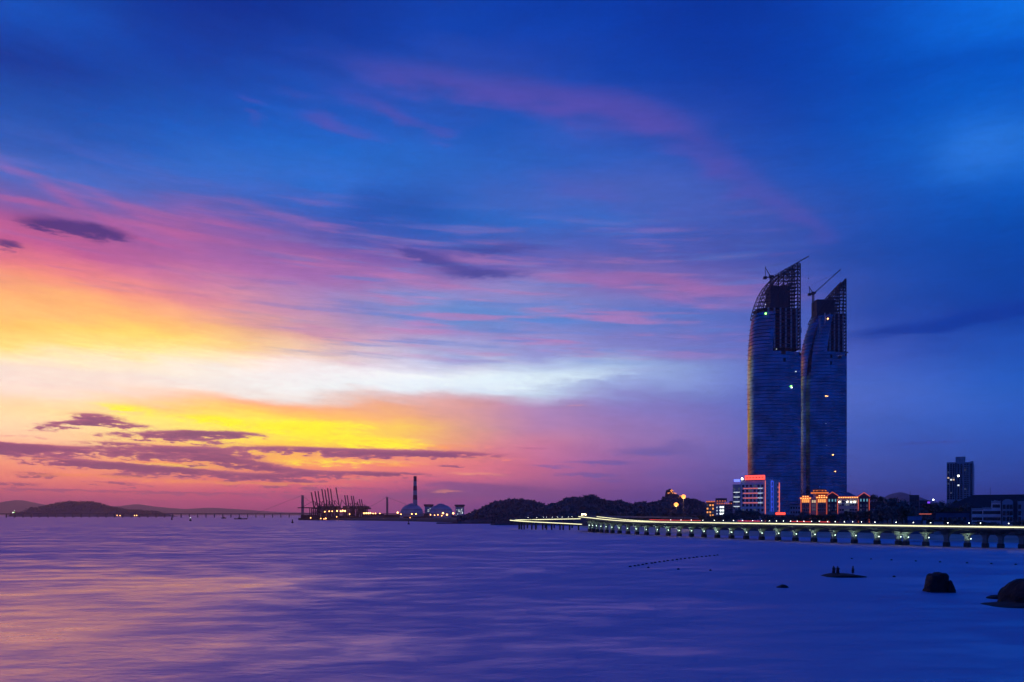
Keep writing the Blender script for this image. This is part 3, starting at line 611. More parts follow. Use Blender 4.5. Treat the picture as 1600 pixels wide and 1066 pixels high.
# ------------------------------------------------------------------ twin towers under construction
def curve(pts, x):
    if x <= pts[0][0]: return pts[0][1]
    for (a, va), (b, vb) in zip(pts, pts[1:]):
        if x <= b: return va + (vb - va) * (x - a) / (b - a)
    return pts[-1][1]
def make_tower(label, Y, uL, uR, vtop, prof, gl_top, gr_top, core, lights, seed, seam):
    rng = random.Random(seed); px = Y / F; xR = 0.0; W_ = (uR - uL) * px; zb = 4.0
    t = thing('skyscraper', label, 'skyscraper', (gx(uR, Y), Y, 0))
    P = sorted((hz(v, Y), (u - uR) * px) for v, u in prof); ztop = hz(vtop, Y)
    xl = lambda z: curve(P, z)
    D = 19.0
    def yf(k):   # front curve of the plan, k 0 at the left rim .. 1 at the right edge
        if k < .55: return -D * max(0, 1 - (1 - k / .55) ** 3) ** (1 / 3)
        return -D + (k - .55) / .45 * D * .42
    ks = [.55 * (1 - math.cos(PI / 2 * (i / 15) ** 1.5)) for i in range(16)] + [.55 + .45 * i / 9 for i in range(1, 10)]
    def ringpt(k, z, back=False): return Vector((xl(z) + k * (xR - xl(z)), (-1 if back else 1) * yf(k), z))
    dz = 4.2; nf = int((gl_top - zb) / dz)
    g = MB(); led = MB()
    for f in range(nf):
        z0, z1 = zb + f * dz, zb + (f + 1) * dz
        for back in (False, True):
            for a, b in zip(ks, ks[1:]):
                if (a + b) / 2 > seam and z1 > gr_top: continue
                if not back and (a + b) / 2 > seam and z1 > gr_top - 16 and rng.random() < .12: continue
                q = [ringpt(a, z0, back), ringpt(b, z0, back), ringpt(b, z1, back), ringpt(a, z1, back)]
                c = sum(q, Vector()) / 4; nrm = (q[1]-q[0]).cross(q[3]-q[0])
                if nrm.length < 1e-6: continue
                nrm.normalize()
                sx_, sz_ = rng.uniform(-.028, .028), rng.uniform(-.03, .03)
                ex = (q[1]-q[0]).normalized(); ez = (q[3]-q[0]).normalized()
                q2 = [p.lerp(c, .012) + nrm * (sx_ * (p-c).dot(ex) * .35 + sz_ * (p-c).dot(ez) * .35) for p in q]
                g.cur = rng.choices((0, 1, 2), (.80, .12, .08))[0]
                g.add(q2, [(0,1,2,3)] if not back else [(3,2,1,0)])
        if z1 < gr_top:
            q = [Vector((xR, yf(1), z0)), Vector((xR, -yf(1), z0)), Vector((xR, -yf(1), z1)), Vector((xR, yf(1), z1))]; g.add(q, [(0,1,2,3)])
        # floor ledge standing proud of the glass
        kk = [k for k in ks if k <= (seam if z1 > gr_top else 1.0)]
        outer = [ringpt(k, z0) + Vector((-.2 * (1 - k / .55) if k < .55 else 0, -.22, 0)) for k in kk]
        inner = [ringpt(k, z0) + Vector((0, .3, 0)) for k in kk]
        n = len(kk); vs = outer + inner + [p + Vector((0,0,.3)) for p in outer] + [p + Vector((0,0,.3)) for p in inner]
        fs = []
        for i in range(n - 1): fs += [(i, i+1, 2*n+i+1, 2*n+i), (2*n+i, 2*n+i+1, 3*n+i+1, 3*n+i), (n+i, n+i+1, i+1, i)]
        fs += [(n, 0, 2*n, 3*n)]
        led.add(vs, fs)
    o = g.build('glass_panels', ['tower_glass', 'tower_glass_dark', 'tower_glass_light'], t); o['kind'] = 'stuff'
    o = led.build('floor_ledges', 'tower_ledge', t); o['kind'] = 'stuff'
    # dark inside so the glass has something behind it
    ins = MB(); zs = [zb + (gl_top - zb) * i / 30 for i in range(31)]
    ins.rings([[Vector((xl(z) + .8 + k * (xR - 1.6 - xl(z)), yf(k) * .93, z)) for k in ks] + [Vector((xl(z) + .8 + k * (xR - 1.6 - xl(z)), -yf(k) * .93, z)) for k in ks[::-1][:-1]] for z in zs if z <= gr_top])
    ins.build('inner_frame', 'dark_concrete', t)
    # open storeys: slabs and columns
    z = gr_top + .3
    while z < gl_top + 3:
        m = MB(); a = xl(z)
        top = [(a + k * (xR - a), yf(k)) for k in ks] + [(a + k * (xR - a), -yf(k)) for k in ks[::-1][:-1]]
        m.rings([[(x, y, zz) for x, y in top] for zz in (z, z + .55)]); m.build('floor_slab', 'dark_wall', t); z += dz
    for k in (.30, .42, .54, .66, .78, .90, .985):
        zt = gl_top + 2
        while zt > gr_top and xl(zt) > xR * (1-k) + xl(gr_top) * k - 1 and False: zt -= 2
        x = xl(gr_top) + k * (xR - xl(gr_top))
        while zt > gr_top + 4 and xl(zt) > x - 2: zt -= 2
        m = MB(); m.box(x - .8, x + .8, yf(k) * .97, yf(k) * .97 + 1.4, gr_top - .5, zt); m.build('column', 'grey_wall', t)
    cx0, cx1, cz = core
    m = MB(); m.box((cx0 - uR) * px, (cx1 - uR) * px, -9, 9, gr_top - 6, cz); m.build('core', 'dark_concrete', t)
    # steel crown: pairs of curved ribs, rungs and a lattice of posts at the tall edge
    z0 = gl_top - 6
    for y in (-11.0, 11.0):
        m = MB(); prev = None; N_ = 15
        for i in range(N_ + 1):
            z = z0 + (ztop - z0) * (1 - (1 - i / N_) ** 1.3); po = Vector((xl(z), y * (1 - .35 * i / N_), z)); zi_ = max(z - 9.0, z0 - 2)
            pi_ = Vector((min(xl(max(zi_, z0)) + 6.5, -.5), po.y, zi_))
            if prev: m.beam(prev[0], po, .75); m.beam(prev[1], pi_, .55)
            m.beam(po, pi_, .35); m.beam(po, Vector((min(po.x + 7.5, -.5), po.y, z)), .4); prev = (po, pi_)
        m.build('crown_rib', 'steel_dark', t)
    zi = z0; m = MB()
    while zi < ztop - 3:
        a = xl(zi); m.beam((a, -11, zi), (a, 11, zi), .4)
        for y in (-10, 10): m.beam((max(a, -15.5), y, zi), (-.4, y, zi), 1.15); m.beam((a, y, zi), (min(a + 15, -.4), y, zi), .55)
        for kk in (.15, .3, .45, .6, .75, .9): m.beam((a + kk * (-.6 - a), -10, zi), (a + kk * (-.6 - a), 10, zi), .45)
        m.beam((-.4, -10, zi), (-.4, 10, zi), .5); zi += dz
    o = m.build('crown_ties', 'steel_dark', t); o['kind'] = 'stuff'
    # inner arcs of the crown, nested below the outer rib
    for j, fr in enumerate((.14, .28, .42, .56, .7, .85)):
        for y in (-10.4, 10.4):
            m = MB(); prev = None
            for i in range(13):
                z = z0 + (ztop - z0) * i / 12; a = xl(z); q = Vector((a + fr * (-.6 - a), y, z0 + (z - z0) * (1 - .12 * fr)))
                if prev: m.beam(prev, q, .6)
                prev = q
            m.build('crown_arc', 'steel_dark', t)
    for x in (-.6, -4.0, -9.5, -14.0, -20.0, -26.0):
        zt = ztop - 2
        while xl(zt) > x and zt > z0: zt -= 1
        for y in (-10, 10):
            m = MB(); m.beam((x, y, gr_top - 2), (x, y, zt), 1.0 if x > -5 else .6); m.build('crown_post', 'steel_dark', t)
    m = MB(); zz = gr_top
    while zz < ztop - 6:
        m.beam((-.6, -10, zz), (-4.0, -10, zz + 4), .32); m.beam((-.6, 10, zz + 4), (-4.0, 10, zz), .32); zz += 4.2
    o = m.build('crown_lattice', 'steel_dark', t); o['kind'] = 'stuff'
    # scaffold outriggers on the rounded left rim
    om = MB(); om.box(-3.0, .6, -.18, .18, -.15, .15); ome = None; zz = hz(640, Y)
    while zz < gl_top + 14:
        a = xl(zz)
        if ome is None: o = om.build('outrigger', 'steel_dark', t); ome = o.data
        else: o = link('outrigger', ome, t)
        o.location = (a, 0, zz); zz += dz * 1.4
    for (u, v, r, m_) in lights:
        x = (u - uR) * px; z = hz(v, Y); k = (x - xl(z)) / (xR - xl(z)); y = yf(min(max(k, 0.02), .98)) - 1.0
        r *= .7; b = MB(); b.cur = 0; b.box(-r*.7, r*.7, .2, .9, -r*.5, r*.1); b.cur = 1; b.ball((0, 0, 0), r, 8); b.build('work_lamp', ['steel_dark', m_], t, loc=(x, y, z))
    return t
TL = make_tower('left curved glass skyscraper, open steel crown under construction, green work lamps', 950, 1169.5, 1246.5, 413,
    [(806,1171),(700,1170),(600,1169.5),(560,1170),(540,1171),(520,1173),(500,1176),(480,1180.5),(462,1187),(448,1195),(436,1206),(426,1221),(418,1236),(413,1244)],
    hz(489, 950), hz(548, 950), (1200, 1231, hz(450, 950)), [(1189,496,1.5,'lamp_green'),(1229,607,1.2,'lamp_green'),(1230,609,.7,'lamp_white'),(1204.5,551,.7,'win_white'),(1189,482,.6,'win_white'),(1237,584,.9,'win_white'),(1236,575,.5,'win_dim'),(1237,593,.6,'win_dim')], 1, .37)
TR = make_tower('right curved glass skyscraper, shorter, with orange work lamps down its front', 1015, 1248.5, 1317.5, 438,
    [(806,1249),(620,1248.6),(590,1250),(560,1252.5),(540,1256),(520,1261.5),(500,1269),(485,1277),(470,1288),(458,1299),(448,1308),(441,1315),(438,1317)],
    hz(497, 1015), hz(553, 1015), (1272, 1300, hz(471, 1015)), [(1284,504,1.3,'lamp_warm'),(1281,622.5,1.0,'lamp_warm'),(1283.5,623,.7,'lamp_warm'),(1292.5,712.5,1.1,'lamp_warm'),(1296.5,738,.9,'lamp_warm'),(1281,664.5,.4,'win_white'),(1282,698.5,.35,'win_white')], 2, .43)
# hoist tower standing in the gap
hs = thing('construction_hoist', 'slim construction hoist mast standing between the two skyscrapers', 'hoist', (gx(1249, 962), 962, 4))
H = hz(467, 962) - 4
m = MB()
for a in (-.7, .7):
    for b in (-.7, .7): m.beam((a, b, 0), (a, b, H), .22)
k = 0
while k * 3.0 < H - 3:
    m.beam((-.7, -.7, k*3.0), (.7, -.7, k*3.0 + 3), .14); m.beam((-.7, .7, k*3.0 + 3), (.7, .7, k*3.0), .14); m.beam((-.7, -.7, k*3.0), (-.7, .7, k*3.0), .14); k += 1
m.build('mast', 'steel_dark', hs)
for v in (517, 640):
    m = MB(); zc = hz(v, 962) - 4; m.box(-1.7, 1.7, -2.6, -.75, zc - 3, zc + 3); m.box(-1.4, 1.4, -2.4, -.9, zc + 3, zc + 3.6); m.build('hoist_car', 'steel_dark', hs)
def tower_crane(label, Y, um, vb, vpiv, tip, back, apex, name='tower_crane'):
    t = thing(name, label, 'crane', (gx(um, Y), Y, hz(vb, Y))); px = Y / F
    L = lambda u, v: Vector(((u - um) * px, 0, (vb - v) * px))
    def lattice(a, b, w, tw, nseg, nm):
        m = MB(); a, b = Vector(a), Vector(b); d = (b - a).normalized(); up = Vector((0, 1, 0)); s_ = d.cross(up).normalized()
        cs = [up*w - s_*w*.6, -up*w - s_*w*.6, s_*w*.9]
        for c in cs: m.beam(a + c, b + c * .6, tw)
        for i in range(nseg):
            p, q = a.lerp(b, i / nseg), a.lerp(b, (i + 1) / nseg)
            for j in range(3): m.beam(p + cs[j], q + cs[(j + 1) % 3] * .9, tw * .6)
        return m.build(nm, 'steel_dark', t)
    piv = L(um, vpiv)
    m = MB()
    for a in (-1, 1):
        for b in (-1, 1): m.beam((a*1.0, b*1.0, 0), (a*1.0, b*1.0, piv.z), .4)
    n = int(piv.z / 2.2)
    for i in range(n):
        z0_, z1_ = piv.z * i / n, piv.z * (i + 1) / n
        for b in (-1, 1): m.beam((-1, b, z0_), (1, b, z1_), .25); m.beam((1, b, z0_), (-1, b, z1_), .25)
    m.build('mast', 'steel_dark', t)
    m = MB(); m.lathe([(1.7, piv.z - .4), (2.1, piv.z), (2.1, piv.z + .7), (1.6, piv.z + .9)], 12); m.build('slewing_ring', 'steel_dark', t)
    lattice(piv + Vector((1, 0, .9)), L(*tip), .9, .34, 14, 'jib')
    ap = L(*apex); bk = L(*back)
    m = MB(); m.box(bk.x - 1.6, bk.x + 2.2, -1.6, 1.6, bk.z - 1.6, bk.z + 1.2); m.build('counterweight', 'steel_dark', t)
    m = MB(); m.beam(piv + Vector((0, -1, .9)), bk + Vector((0, -1, .4)), .5); m.beam(piv + Vector((0, 1, .9)), bk + Vector((0, 1, .4)), .5); m.box(-2.2, 1.2, -1.4, 1.4, piv.z + .9, piv.z + 3.0); m.build('machinery_deck', 'steel_dark', t)
    m = MB()
    for y in (-.9, .9): m.beam(piv + Vector((0, y, .9)), ap + Vector((0, y*.2, 0)), .38); m.beam(bk + Vector((1, y, .6)), ap + Vector((0, y*.2, 0)), .3)
    m.build('a_frame', 'steel_dark', t)
    m = MB(); m.beam(ap, Vector(L(*tip)).lerp(piv, .12), .16); m.build('pendant_cable', 'steel_dark', t)
    m = MB(); tp = L(*tip); m.beam(tp, tp - Vector((0, 0, 26)), .10); m.ball((tp.x, tp.y, tp.z - 26.5), .6, 6); m.build('hoist_rope', 'steel_dark', t)
    m = MB(); m.box(1.2, 2.8, -2.4, -.8, piv.z + .4, piv.z + 2.8); m.build('cab', 'steel_dark', t)
    return t
tower_crane('luffing tower crane standing on the left skyscraper crown', 945, 1204.5, 462, 434.5, (1263.5, 400.5), (1195, 434), (1195.3, 417.5))
tower_crane('luffing tower crane beside the right skyscraper top, jib raised to the right', 1008, 1270.5, 486, 460, (1313, 421.5), (1264.5, 460), (1264, 447.5))
m = MB(); m.box(0, 4.6, -.6, .6, -.35, .35); m.box(3.6, 4.4, -.9, .9, .35, .9); m.build('loading_deck', 'steel_dark', TR, loc=(.1, -4, hz(552, 1015)))
# ------------------------------------------------------------------ buildings on the waterfront
WIN = {}
def win_mesh(w, h, pane, frame='pale_wall'):
    key = (round(w, 2), round(h, 2), pane, frame)
    if key not in WIN:
        m = MB(); m.cur = 0; t = .12
        m.box(-w/2 - t, w/2 + t, -.10, .05, -h/2 - t, -h/2); m.box(-w/2 - t, w/2 + t, -.10, .05, h/2, h/2 + t)
        m.box(-w/2 - t, -w/2, -.10, .05, -h/2, h/2); m.box(w/2, w/2 + t, -.10, .05, -h/2, h/2); m.box(-.05, .05, -.09, .02, -h/2, h/2)
        m.cur = 1; m.box(-w/2, w/2, -.04, .04, -h/2, h/2)
        me = bpy.data.meshes.new('window'); me.from_pydata(m.v, [], m.f); me.materials.append(M[frame]); me.materials.append(M[pane]); me.polygons.foreach_set('material_index', m.mi); WIN[key] = me
    return WIN[key]
def windows(t, face, us, zs, off, w, h, pick, frame='pale_wall'):
    """window objects on a wall plane: face 'front' (y = off, looks to -y), 'right' (x = off), 'left'"""
    for j, z in enumerate(zs):
        for i, u in enumerate(us):
            p = pick(i, j)
            if p is None: continue
            if face == 'front': link('window', win_mesh(w, h, p, frame), t, (u, off - .02, z))
            elif face == 'right': link('window', win_mesh(w, h, p, frame), t, (off + .02, u, z), PI / 2)
            else: link('window', win_mesh(w, h, p, frame), t, (off - .02, u, z), -PI / 2)
def part(t, name, m, *boxes):
    b = MB()
    for x in boxes: b.box(*x)
    return b.build(name, m, t)
def frange(a, b, n): return [a + (b - a) * i / max(1, n - 1) for i in range(n)]
rng = random.Random(5)
G = 4.0
# --- white hotel with red and blue neon (corner towards the water)
Y = 640; px = Y / F; a = R(35)
ho = thing('hotel', 'white hotel block edged with red neon, blue neon stair window on its right face', 'building', (gx(1195.5, Y), Y, G), -a)
LW, RW = 27.0, 38.0; HT = hz(749, Y) - G
part(ho, 'wall', 'white_wall', (-LW*.74, 0, 0, RW, 0, HT))
part(ho, 'side_wing', 'pale_wall', (-LW, -LW*.745, 1.0, RW*.7, 0, HT - 3.6))
part(ho, 'cornice', 'white_wall', (-LW*.76, .35, -.35, RW + .3, HT, HT + .7))
part(ho, 'plant_room', 'grey_wall', (-LW*.6, -4, 6, RW*.6, HT + .7, HT + 2.6))
m = MB(); m.rings([[(x, y, HT + 2.6 + 2.4 * math.sin(PI * (x + LW*.62) / (LW*.50))) for x in frange(-LW*.62, -LW*.12, 9)] + [(x, y, HT + 2.2) for x in (-LW*.12, -LW*.62)] for y in (3.0, 12.0)]); m.build('arched_canopy', 'roof_blue', ho)
zf = [HT - 5.2 - 3.9 * i for i in range(6)]
windows(ho, 'front', frange(-LW*.66, -2.2, 6), zf, 0, 1.7, 2.0, lambda i, j: 'window_dark' if rng.random() < .93 else 'win_dim')
windows(ho, 'front', frange(-LW*.95, -LW*.80, 2), [z - 2 for z in zf[:5]], 1.0, 1.5, 1.9, lambda i, j: 'win_dim' if j == 0 else 'window_dark')
for i, z in enumerate(zf[1:5]): part(ho, 'neon_tube', 'neon_salmon', (-LW*.66, -LW*.22, -.38, -.16, z + 1.75, z + 2.15)); part(ho, 'light_tube', 'win_white', (-LW*.215, -LW*.08, -.34, -.16, z + 1.82, z + 2.02))
for i, z in enumerate(zf[1:5]): part(ho, 'light_tube', 'win_white', (-LW*.97, -LW*.78, .6, .8, z - 1.2, z - .85))
part(ho, 'corner_neon', 'neon_salmon', (.05, .5, -.5, -.05, -2, HT - 1))
part(ho, 'sign_board', 'neon_red', (-LW*.60, .1, -.9, -.45, HT - .2, HT + 3.4))
part(ho, 'sign_frame', 'dark_wall', (-LW*.61, .2, -.42, -.36, HT - .5, HT + 3.7))
part(ho, 'sign_stroke', 'chimney_red', *[(x, x + 1.1, -.97, -.91, HT + 1.1, HT + 1.9) for x in frange(-LW*.55, -2.4, 6)])
part(ho, 'blue_sign', 'neon_blue_bright', (-LW*.95, -LW*.76, .1, .4, HT - 1.5, HT + .6))
m = MB(); m.ball((-LW*.69, -.4, HT + .9), .75, 8); m.build('sign_lamp', 'lamp_white', ho)
windows(ho, 'right', [5.0, 9.0], zf, 0, 1.5, 1.8, lambda i, j: 'window_dark' if i == 0 or j > 2 else None)
windows(ho, 'right', [18.0], [HT - 3.4 - 4.2 * i for i in range(6)], 0, 3.6, 3.2, lambda i, j: 'window_dark')
for y0 in (15.3, 20.3): part(ho, 'blue_neon', 'neon_blue', (.10, .40, y0 - .25, y0 + .25, HT - 26, HT - .3))
for i in range(6): part(ho, 'blue_neon', 'neon_blue', (.10, .36, 15.6, 20.0, HT - 1.2 - 4.2 * i, HT - .85 - 4.2 * i))
windows(ho, 'right', [33.5], [HT - 4 - 4.0 * i for i in range(7)], 0, 2.2, 2.6, lambda i, j: 'window_dark')
part(ho, 'edge_neon', 'neon_salmon', (.08, .55, RW - .9, RW - .2, HT - 28, HT - 1.5))
for i in range(7): part(ho, 'edge_neon', 'neon_salmon', (.08, .40, RW - 5, RW - 1.0, HT - 5.6 - 4.0*i, HT - 5.2 - 4.0*i))
# low porch with a red sign to its right
po = thing('gatehouse', 'low porch with a short red lit sign right of the hotel', 'building', (gx(1219, 600), 600, G))
part(po, 'wall', 'grey_wall', (-6, 10, 0, 8, 0, 5.2)); part(po, 'roof', 'roof_dark', (-6.5, 10.5, -.6, 8.5, 5.21, 5.7))
part(po, 'red_sign', 'neon_red', (-3.6, 3.6, -.9, -.55, 5.75, 7.5)); part(po, 'sign_back', 'dark_wall', (-4.4, 4.2, -.53, -.4, 5.72, 7.8))
windows(po, 'front', [-4, 0, 4, 8], [2.6], 0, 1.8, 1.8, lambda i, j: 'window_dark')

# --- palace-style building with orange eaves
Y = 560; px = Y / F; X = lambda u: (u - 1300) * px; Z = lambda v: hz(v, Y) - G
pa = thing('palace_building', 'palace-style building with orange lit tiled eaves, pagoda turret and red neon edges', 'building', (gx(1300, Y), Y, G))
face(pa)
def hip(t, name, m_, x0, x1, y0, y1, z0, z1, over=1.0, inset=None):
    inset = (y1 - y0) / 2 if inset is None else inset
    b = MB(); xi0, xi1 = (x0 + inset, x1 - inset) if x1 - x0 > 2 * inset else ((x0+x1)/2 - .3, (x0+x1)/2 + .3); ym = (y0 + y1) / 2
    b.add([(x0-over,y0-over,z0),(x1+over,y0-over,z0),(x1+over,y1+over,z0),(x0-over,y1+over,z0),(xi0,ym,z1),(xi1,ym,z1)], [(0,1,5,4),(1,2,5),(2,3,4,5),(3,0,4),(3,2,1,0)])
    return b.build(name, m_, t)
def gable(t, name, m_, x0, x1, y0, y1, z0, z1):
    b = MB(); xm = (x0 + x1) / 2; b.add([(x0,y0,z0),(x1,y0,z0),(xm,y0,z1),(x0,y1,z0),(x1,y1,z0),(xm,y1,z1)], [(0,1,2),(3,5,4),(0,2,5,3),(1,4,5,2),(0,3,4,1)]); return b.build(name, m_, t)
def eave(t, x0, x1, z, y=-.9, h=.9):
    b = MB(); b.box(x0, x1, y, y + .5, z, z + h)
    b.build('eave_light', 'neon_orange', t)
    n = max(2, int((x1 - x0) / 1.5)); lm_ = MB()
    for i in range(n): lm_.ball((x0 + (x1-x0)*(i+.5)/n, y - .15, z + h*.35), .22, 6)
    lm_.build('eave_lamps', 'lamp_warm', t)
for u0, u1, vt, wm in ((1250.5,1266,779,'brick_wall'),(1276,1292,778,'brick_wall'),(1266,1276,777,'pale_wall')):
    part(pa, 'wall', wm, (X(u0), X(u1) - .02, 0 if wm != 'pale_wall' else 1.5, 18, 0, Z(vt)))
    if wm == 'brick_wall':
        hip(pa, 'roof', 'roof_dark', X(u0), X(u1) - .05, 0, 18, Z(vt) + .05, Z(773.5)); eave(pa, X(u0) - .6, X(u1) + .5, Z(vt) - .3, -1.2, 1.3)
        eave(pa, X(u0) + 1, X(u1) - 1, Z(vt) + 1.3, -.2, .7)
        windows(pa, 'front', frange(X(u0) + 1.4, X(u1) - 1.4, 4), [Z(782.5)], 0, 1.1, 2.4, lambda i, j: 'win_orange')
        windows(pa, 'front', frange(X(u0) + 1.4, X(u1) - 1.4, 4), [Z(790), Z(797)], 0, 1.0, 2.0, lambda i, j: 'window_dark')
        part(pa, 'sill_band', 'pale_wall', (X(u0) + .3, X(u1) - .3, -.25, -.03, Z(787.6), Z(787)), (X(u0) + .3, X(u1) - .3, -.25, -.03, Z(795), Z(794.4)))
windows(pa, 'front', [X(1269.5), X(1273)], [Z(783.5)], 1.5, 1.2, 1.9, lambda i, j: 'win_warm')
windows(pa, 'front', [X(1269.5), X(1273)], [Z(790), Z(796)], 1.5, 1.2, 1.8, lambda i, j: 'win_dim')
for u in (1250.9, 1265.4, 1276.2, 1291.8, 1308.8, 1340.6, 1357.2): part(pa, 'neon_line', 'neon_orange_dim', (X(u) - .22, X(u) + .22, -.75, -.42, 0.3, Z(780)))
# pagoda turret
part(pa, 'turret', 'pale_wall', (X(1270.5), X(1279), 3, 9, Z(779), Z(769)))
m = MB(); cx, cy = X(1280.5), 7.0
for (r, z0_, z1_) in ((6.2, Z(768.6), Z(766.6)), (4.6, Z(765.2), Z(763))):
    m.rings([[(cx + rr*math.cos(2*PI*i/8 + PI/8), cy + rr*math.sin(2*PI*i/8 + PI/8)*.9, zz) for i in range(8)] for rr, zz in ((r + 1.2, z0_ + .1), (r*.92, z0_ + .5), (r*.55, z1_))])
m.build('turret_roof', 'roof_dark', pa)
for r, z_ in ((6.9, Z(768.9)), (5.2, Z(765.6))):
    m = MB(); m.rings([[(cx + rr*math.cos(2*PI*i/8 + PI/8), cy + rr*math.sin(2*PI*i/8 + PI/8)*.9, zz) for i in range(8)] for rr, zz in ((r, z_ - .9), (r, z_))]); m.build('turret_eave_light', 'neon_orange', pa)
m = MB(); m.beam((cx, cy, Z(769)), (cx, cy, Z(760.5)), .25, n=6); m.ball((cx, cy, Z(760)), .35, 6); m.build('finial', 'chimney_white', pa)
m = MB(); m.rings([[(cx + rr*math.cos(2*PI*i/8), cy + rr*math.sin(2*PI*i/8), zz) for i in range(8)] for rr, zz in ((5.0, Z(779)), (5.0, Z(766)))]); m.build('turret_drum', 'brick_wall', pa)
# two gabled fronts and the long wing between
for u0, u1, vs_, vp in ((1292.2, 1309, 775, 770), (1341, 1357.5, 776.5, 771)):
    part(pa, 'wall', 'dark_wall', (X(u0), X(u1), -.3, 16, 0, Z(vs_))); gable(pa, 'gable', 'dark_wall', X(u0), X(u1), -.3, 16, Z(vs_) + .01, Z(vp))
    m = MB(); xm = X((u0+u1)/2); m.beam((X(u0) - .4, -.8, Z(vs_)), (xm, -.8, Z(vp) + .4), .42); m.beam((X(u1) + .4, -.8, Z(vs_)), (xm, -.8, Z(vp) + .4), .42); m.build('gable_neon', 'neon_orange_dim', pa)
    windows(pa, 'front', frange(X(u0 + 3.5), X(u1 - 3.5), 3), [Z(782)], -.3, .8, 1.8, lambda i, j: 'win_cyan')
    windows(pa, 'front', frange(X(u0 + 3.5), X(u1 - 3.5), 3), [Z(790.5), Z(797)], -.3, .8, 1.5, lambda i, j: 'win_dim' if i != 1 else 'window_dark')
part(pa, 'wing_wall', 'grey_wall', (X(1309) + .03, X(1341) - .03, .6, 15, 0, Z(778)))
hip(pa, 'wing_roof', 'roof_blue', X(1309) + .1, X(1341) - .1, .6, 15, Z(777.6), Z(768.8), .4)
eave(pa, X(1309.4), X(1340.6), Z(778.5), -.5, 1.0)
windows(pa, 'front', frange(X(1313), X(1337), 7), [Z(784)], .6, 1.3, 1.5, lambda i, j: 'win_warm' if i in (0, 3, 5, 6) else 'window_dark')
windows(pa, 'front', frange(X(1313), X(1337), 7), [Z(789), Z(797)], .6, 1.3, 1.2, lambda i, j: 'win_dim' if i in (2, 3) else 'window_dark')
m = MB()
for u in (1311.5, 1323.5, 1329.5, 1335): m.ball((X(u), -.1, Z(784.5)), .42, 6)
m.build('wall_lamps', 'lamp_white', pa)

# --- small stepped block with orange eaves and white windows
Y = 760; px = Y / F; X = lambda u: (u - 1116) * px; Z = lambda v: hz(v, Y) - G
sb = thing('stepped_block', 'small stepped building with orange roof lamps and bright white windows', 'building', (gx(1116, Y), Y, G))
part(sb, 'wall', 'brick_wall', (X(1103.5), X(1116), 0, 16, 0, Z(783))); part(sb, 'wall', 'grey_wall', (X(1116) + .02, X(1132), 1, 16, 0, Z(784))); part(sb, 'wall', 'dark_wall', (X(1132) + .02, X(1150), 4, 16, 0, Z(788)))
part(sb, 'penthouse', 'dark_wall', (X(1118), X(1136), 6, 14, Z(784) + .01, Z(778.5)), (X(1140), X(1148), 6, 14, Z(788) + .01, Z(783)))
for x0, x1, v in ((1104,1116,783.6),(1121,1133,783),(1121,1146,787)):
    lmz = MB(); n = int((x1 - x0) / 3.2)
    for i in range(n + 1): lmz.ball((X(x0 + (x1-x0)*i/n), -.3 if x0 == 1104 else .6, Z(v)), .55, 6)
    lmz.build('roof_lamps', 'neon_orange', sb)
part(sb, 'cornice_light', 'neon_orange', (X(1104), X(1116), -.3, -.02, Z(784.6), Z(783.8)))
windows(sb, 'front', frange(X(1105.5), X(1114), 3), [Z(789.5), Z(795), Z(800.5), Z(805.5)], 0, 1.5, 1.6, lambda i, j: 'win_orange' if (i + j * 2) % 3 else 'win_dim')
windows(sb, 'front', frange(X(1126), X(1129.6), 2), [Z(792.6), Z(797.8), Z(802.8)], 1, 1.7, 1.7, lambda i, j: 'win_bright')
windows(sb, 'front', [X(1120.3)], [Z(793), Z(798), Z(803)], 1, .8, 1.2, lambda i, j: 'win_white')
windows(sb, 'front', frange(X(1135), X(1147), 4), [Z(793), Z(799)], 4, 1.4, 1.6, lambda i, j: 'window_dark')

face(sb)
# --- lookout on the rock
lk = thing('lookout', 'orange lit lookout pavilion on the rocky hill top', 'pavilion', (gx(1047, 1145), 1145, hz(777, 1145)))
px = 1145 / F
m = MB()
rr_ = random.Random(3)
for k in range(7): m.rings([[(-1 + 7*(1 - k*.05)*math.cos(2*PI*i/10)*(1 + .12*math.sin(i*3.1 + k)), 6*math.sin(2*PI*i/10)*(1 + .1*math.cos(i*2.3 + k)), -6 + 14*k/6 + (.01)) for i in range(10)] for k in (k*1.0, k + .98)])
m.build('rock_top', 'rock', lk)
part(lk, 'platform', 'concrete', (-6, 5, -6.8, 4, 4.3, 4.8)); hip(lk, 'roof', 'roof_dark', -3, 3, -3, 3, 10.2, 12.4, .5)
for x in (-2.6, 2.6):
    for y in (-2.6, 2.6): part(lk, 'post', 'brick_wall', (x - .2, x + .2, y - .2, y + .2, 8.02, 10.2))
for i, (x, z) in enumerate(((-5,5.6),(-3,5.8),(-1,5.5),(1.5,5.7),(4,5.6),(6,5.2),(-1.5,9.2),(0,10.0),(1.5,9.0),(-.4,7.6),(12,1.5),(15,1),(18,.5),(10,-.5))):
    m = MB(); m.ball((x, -11.5, z), .6, 6); m.build('lamp', 'lamp_orange', lk)

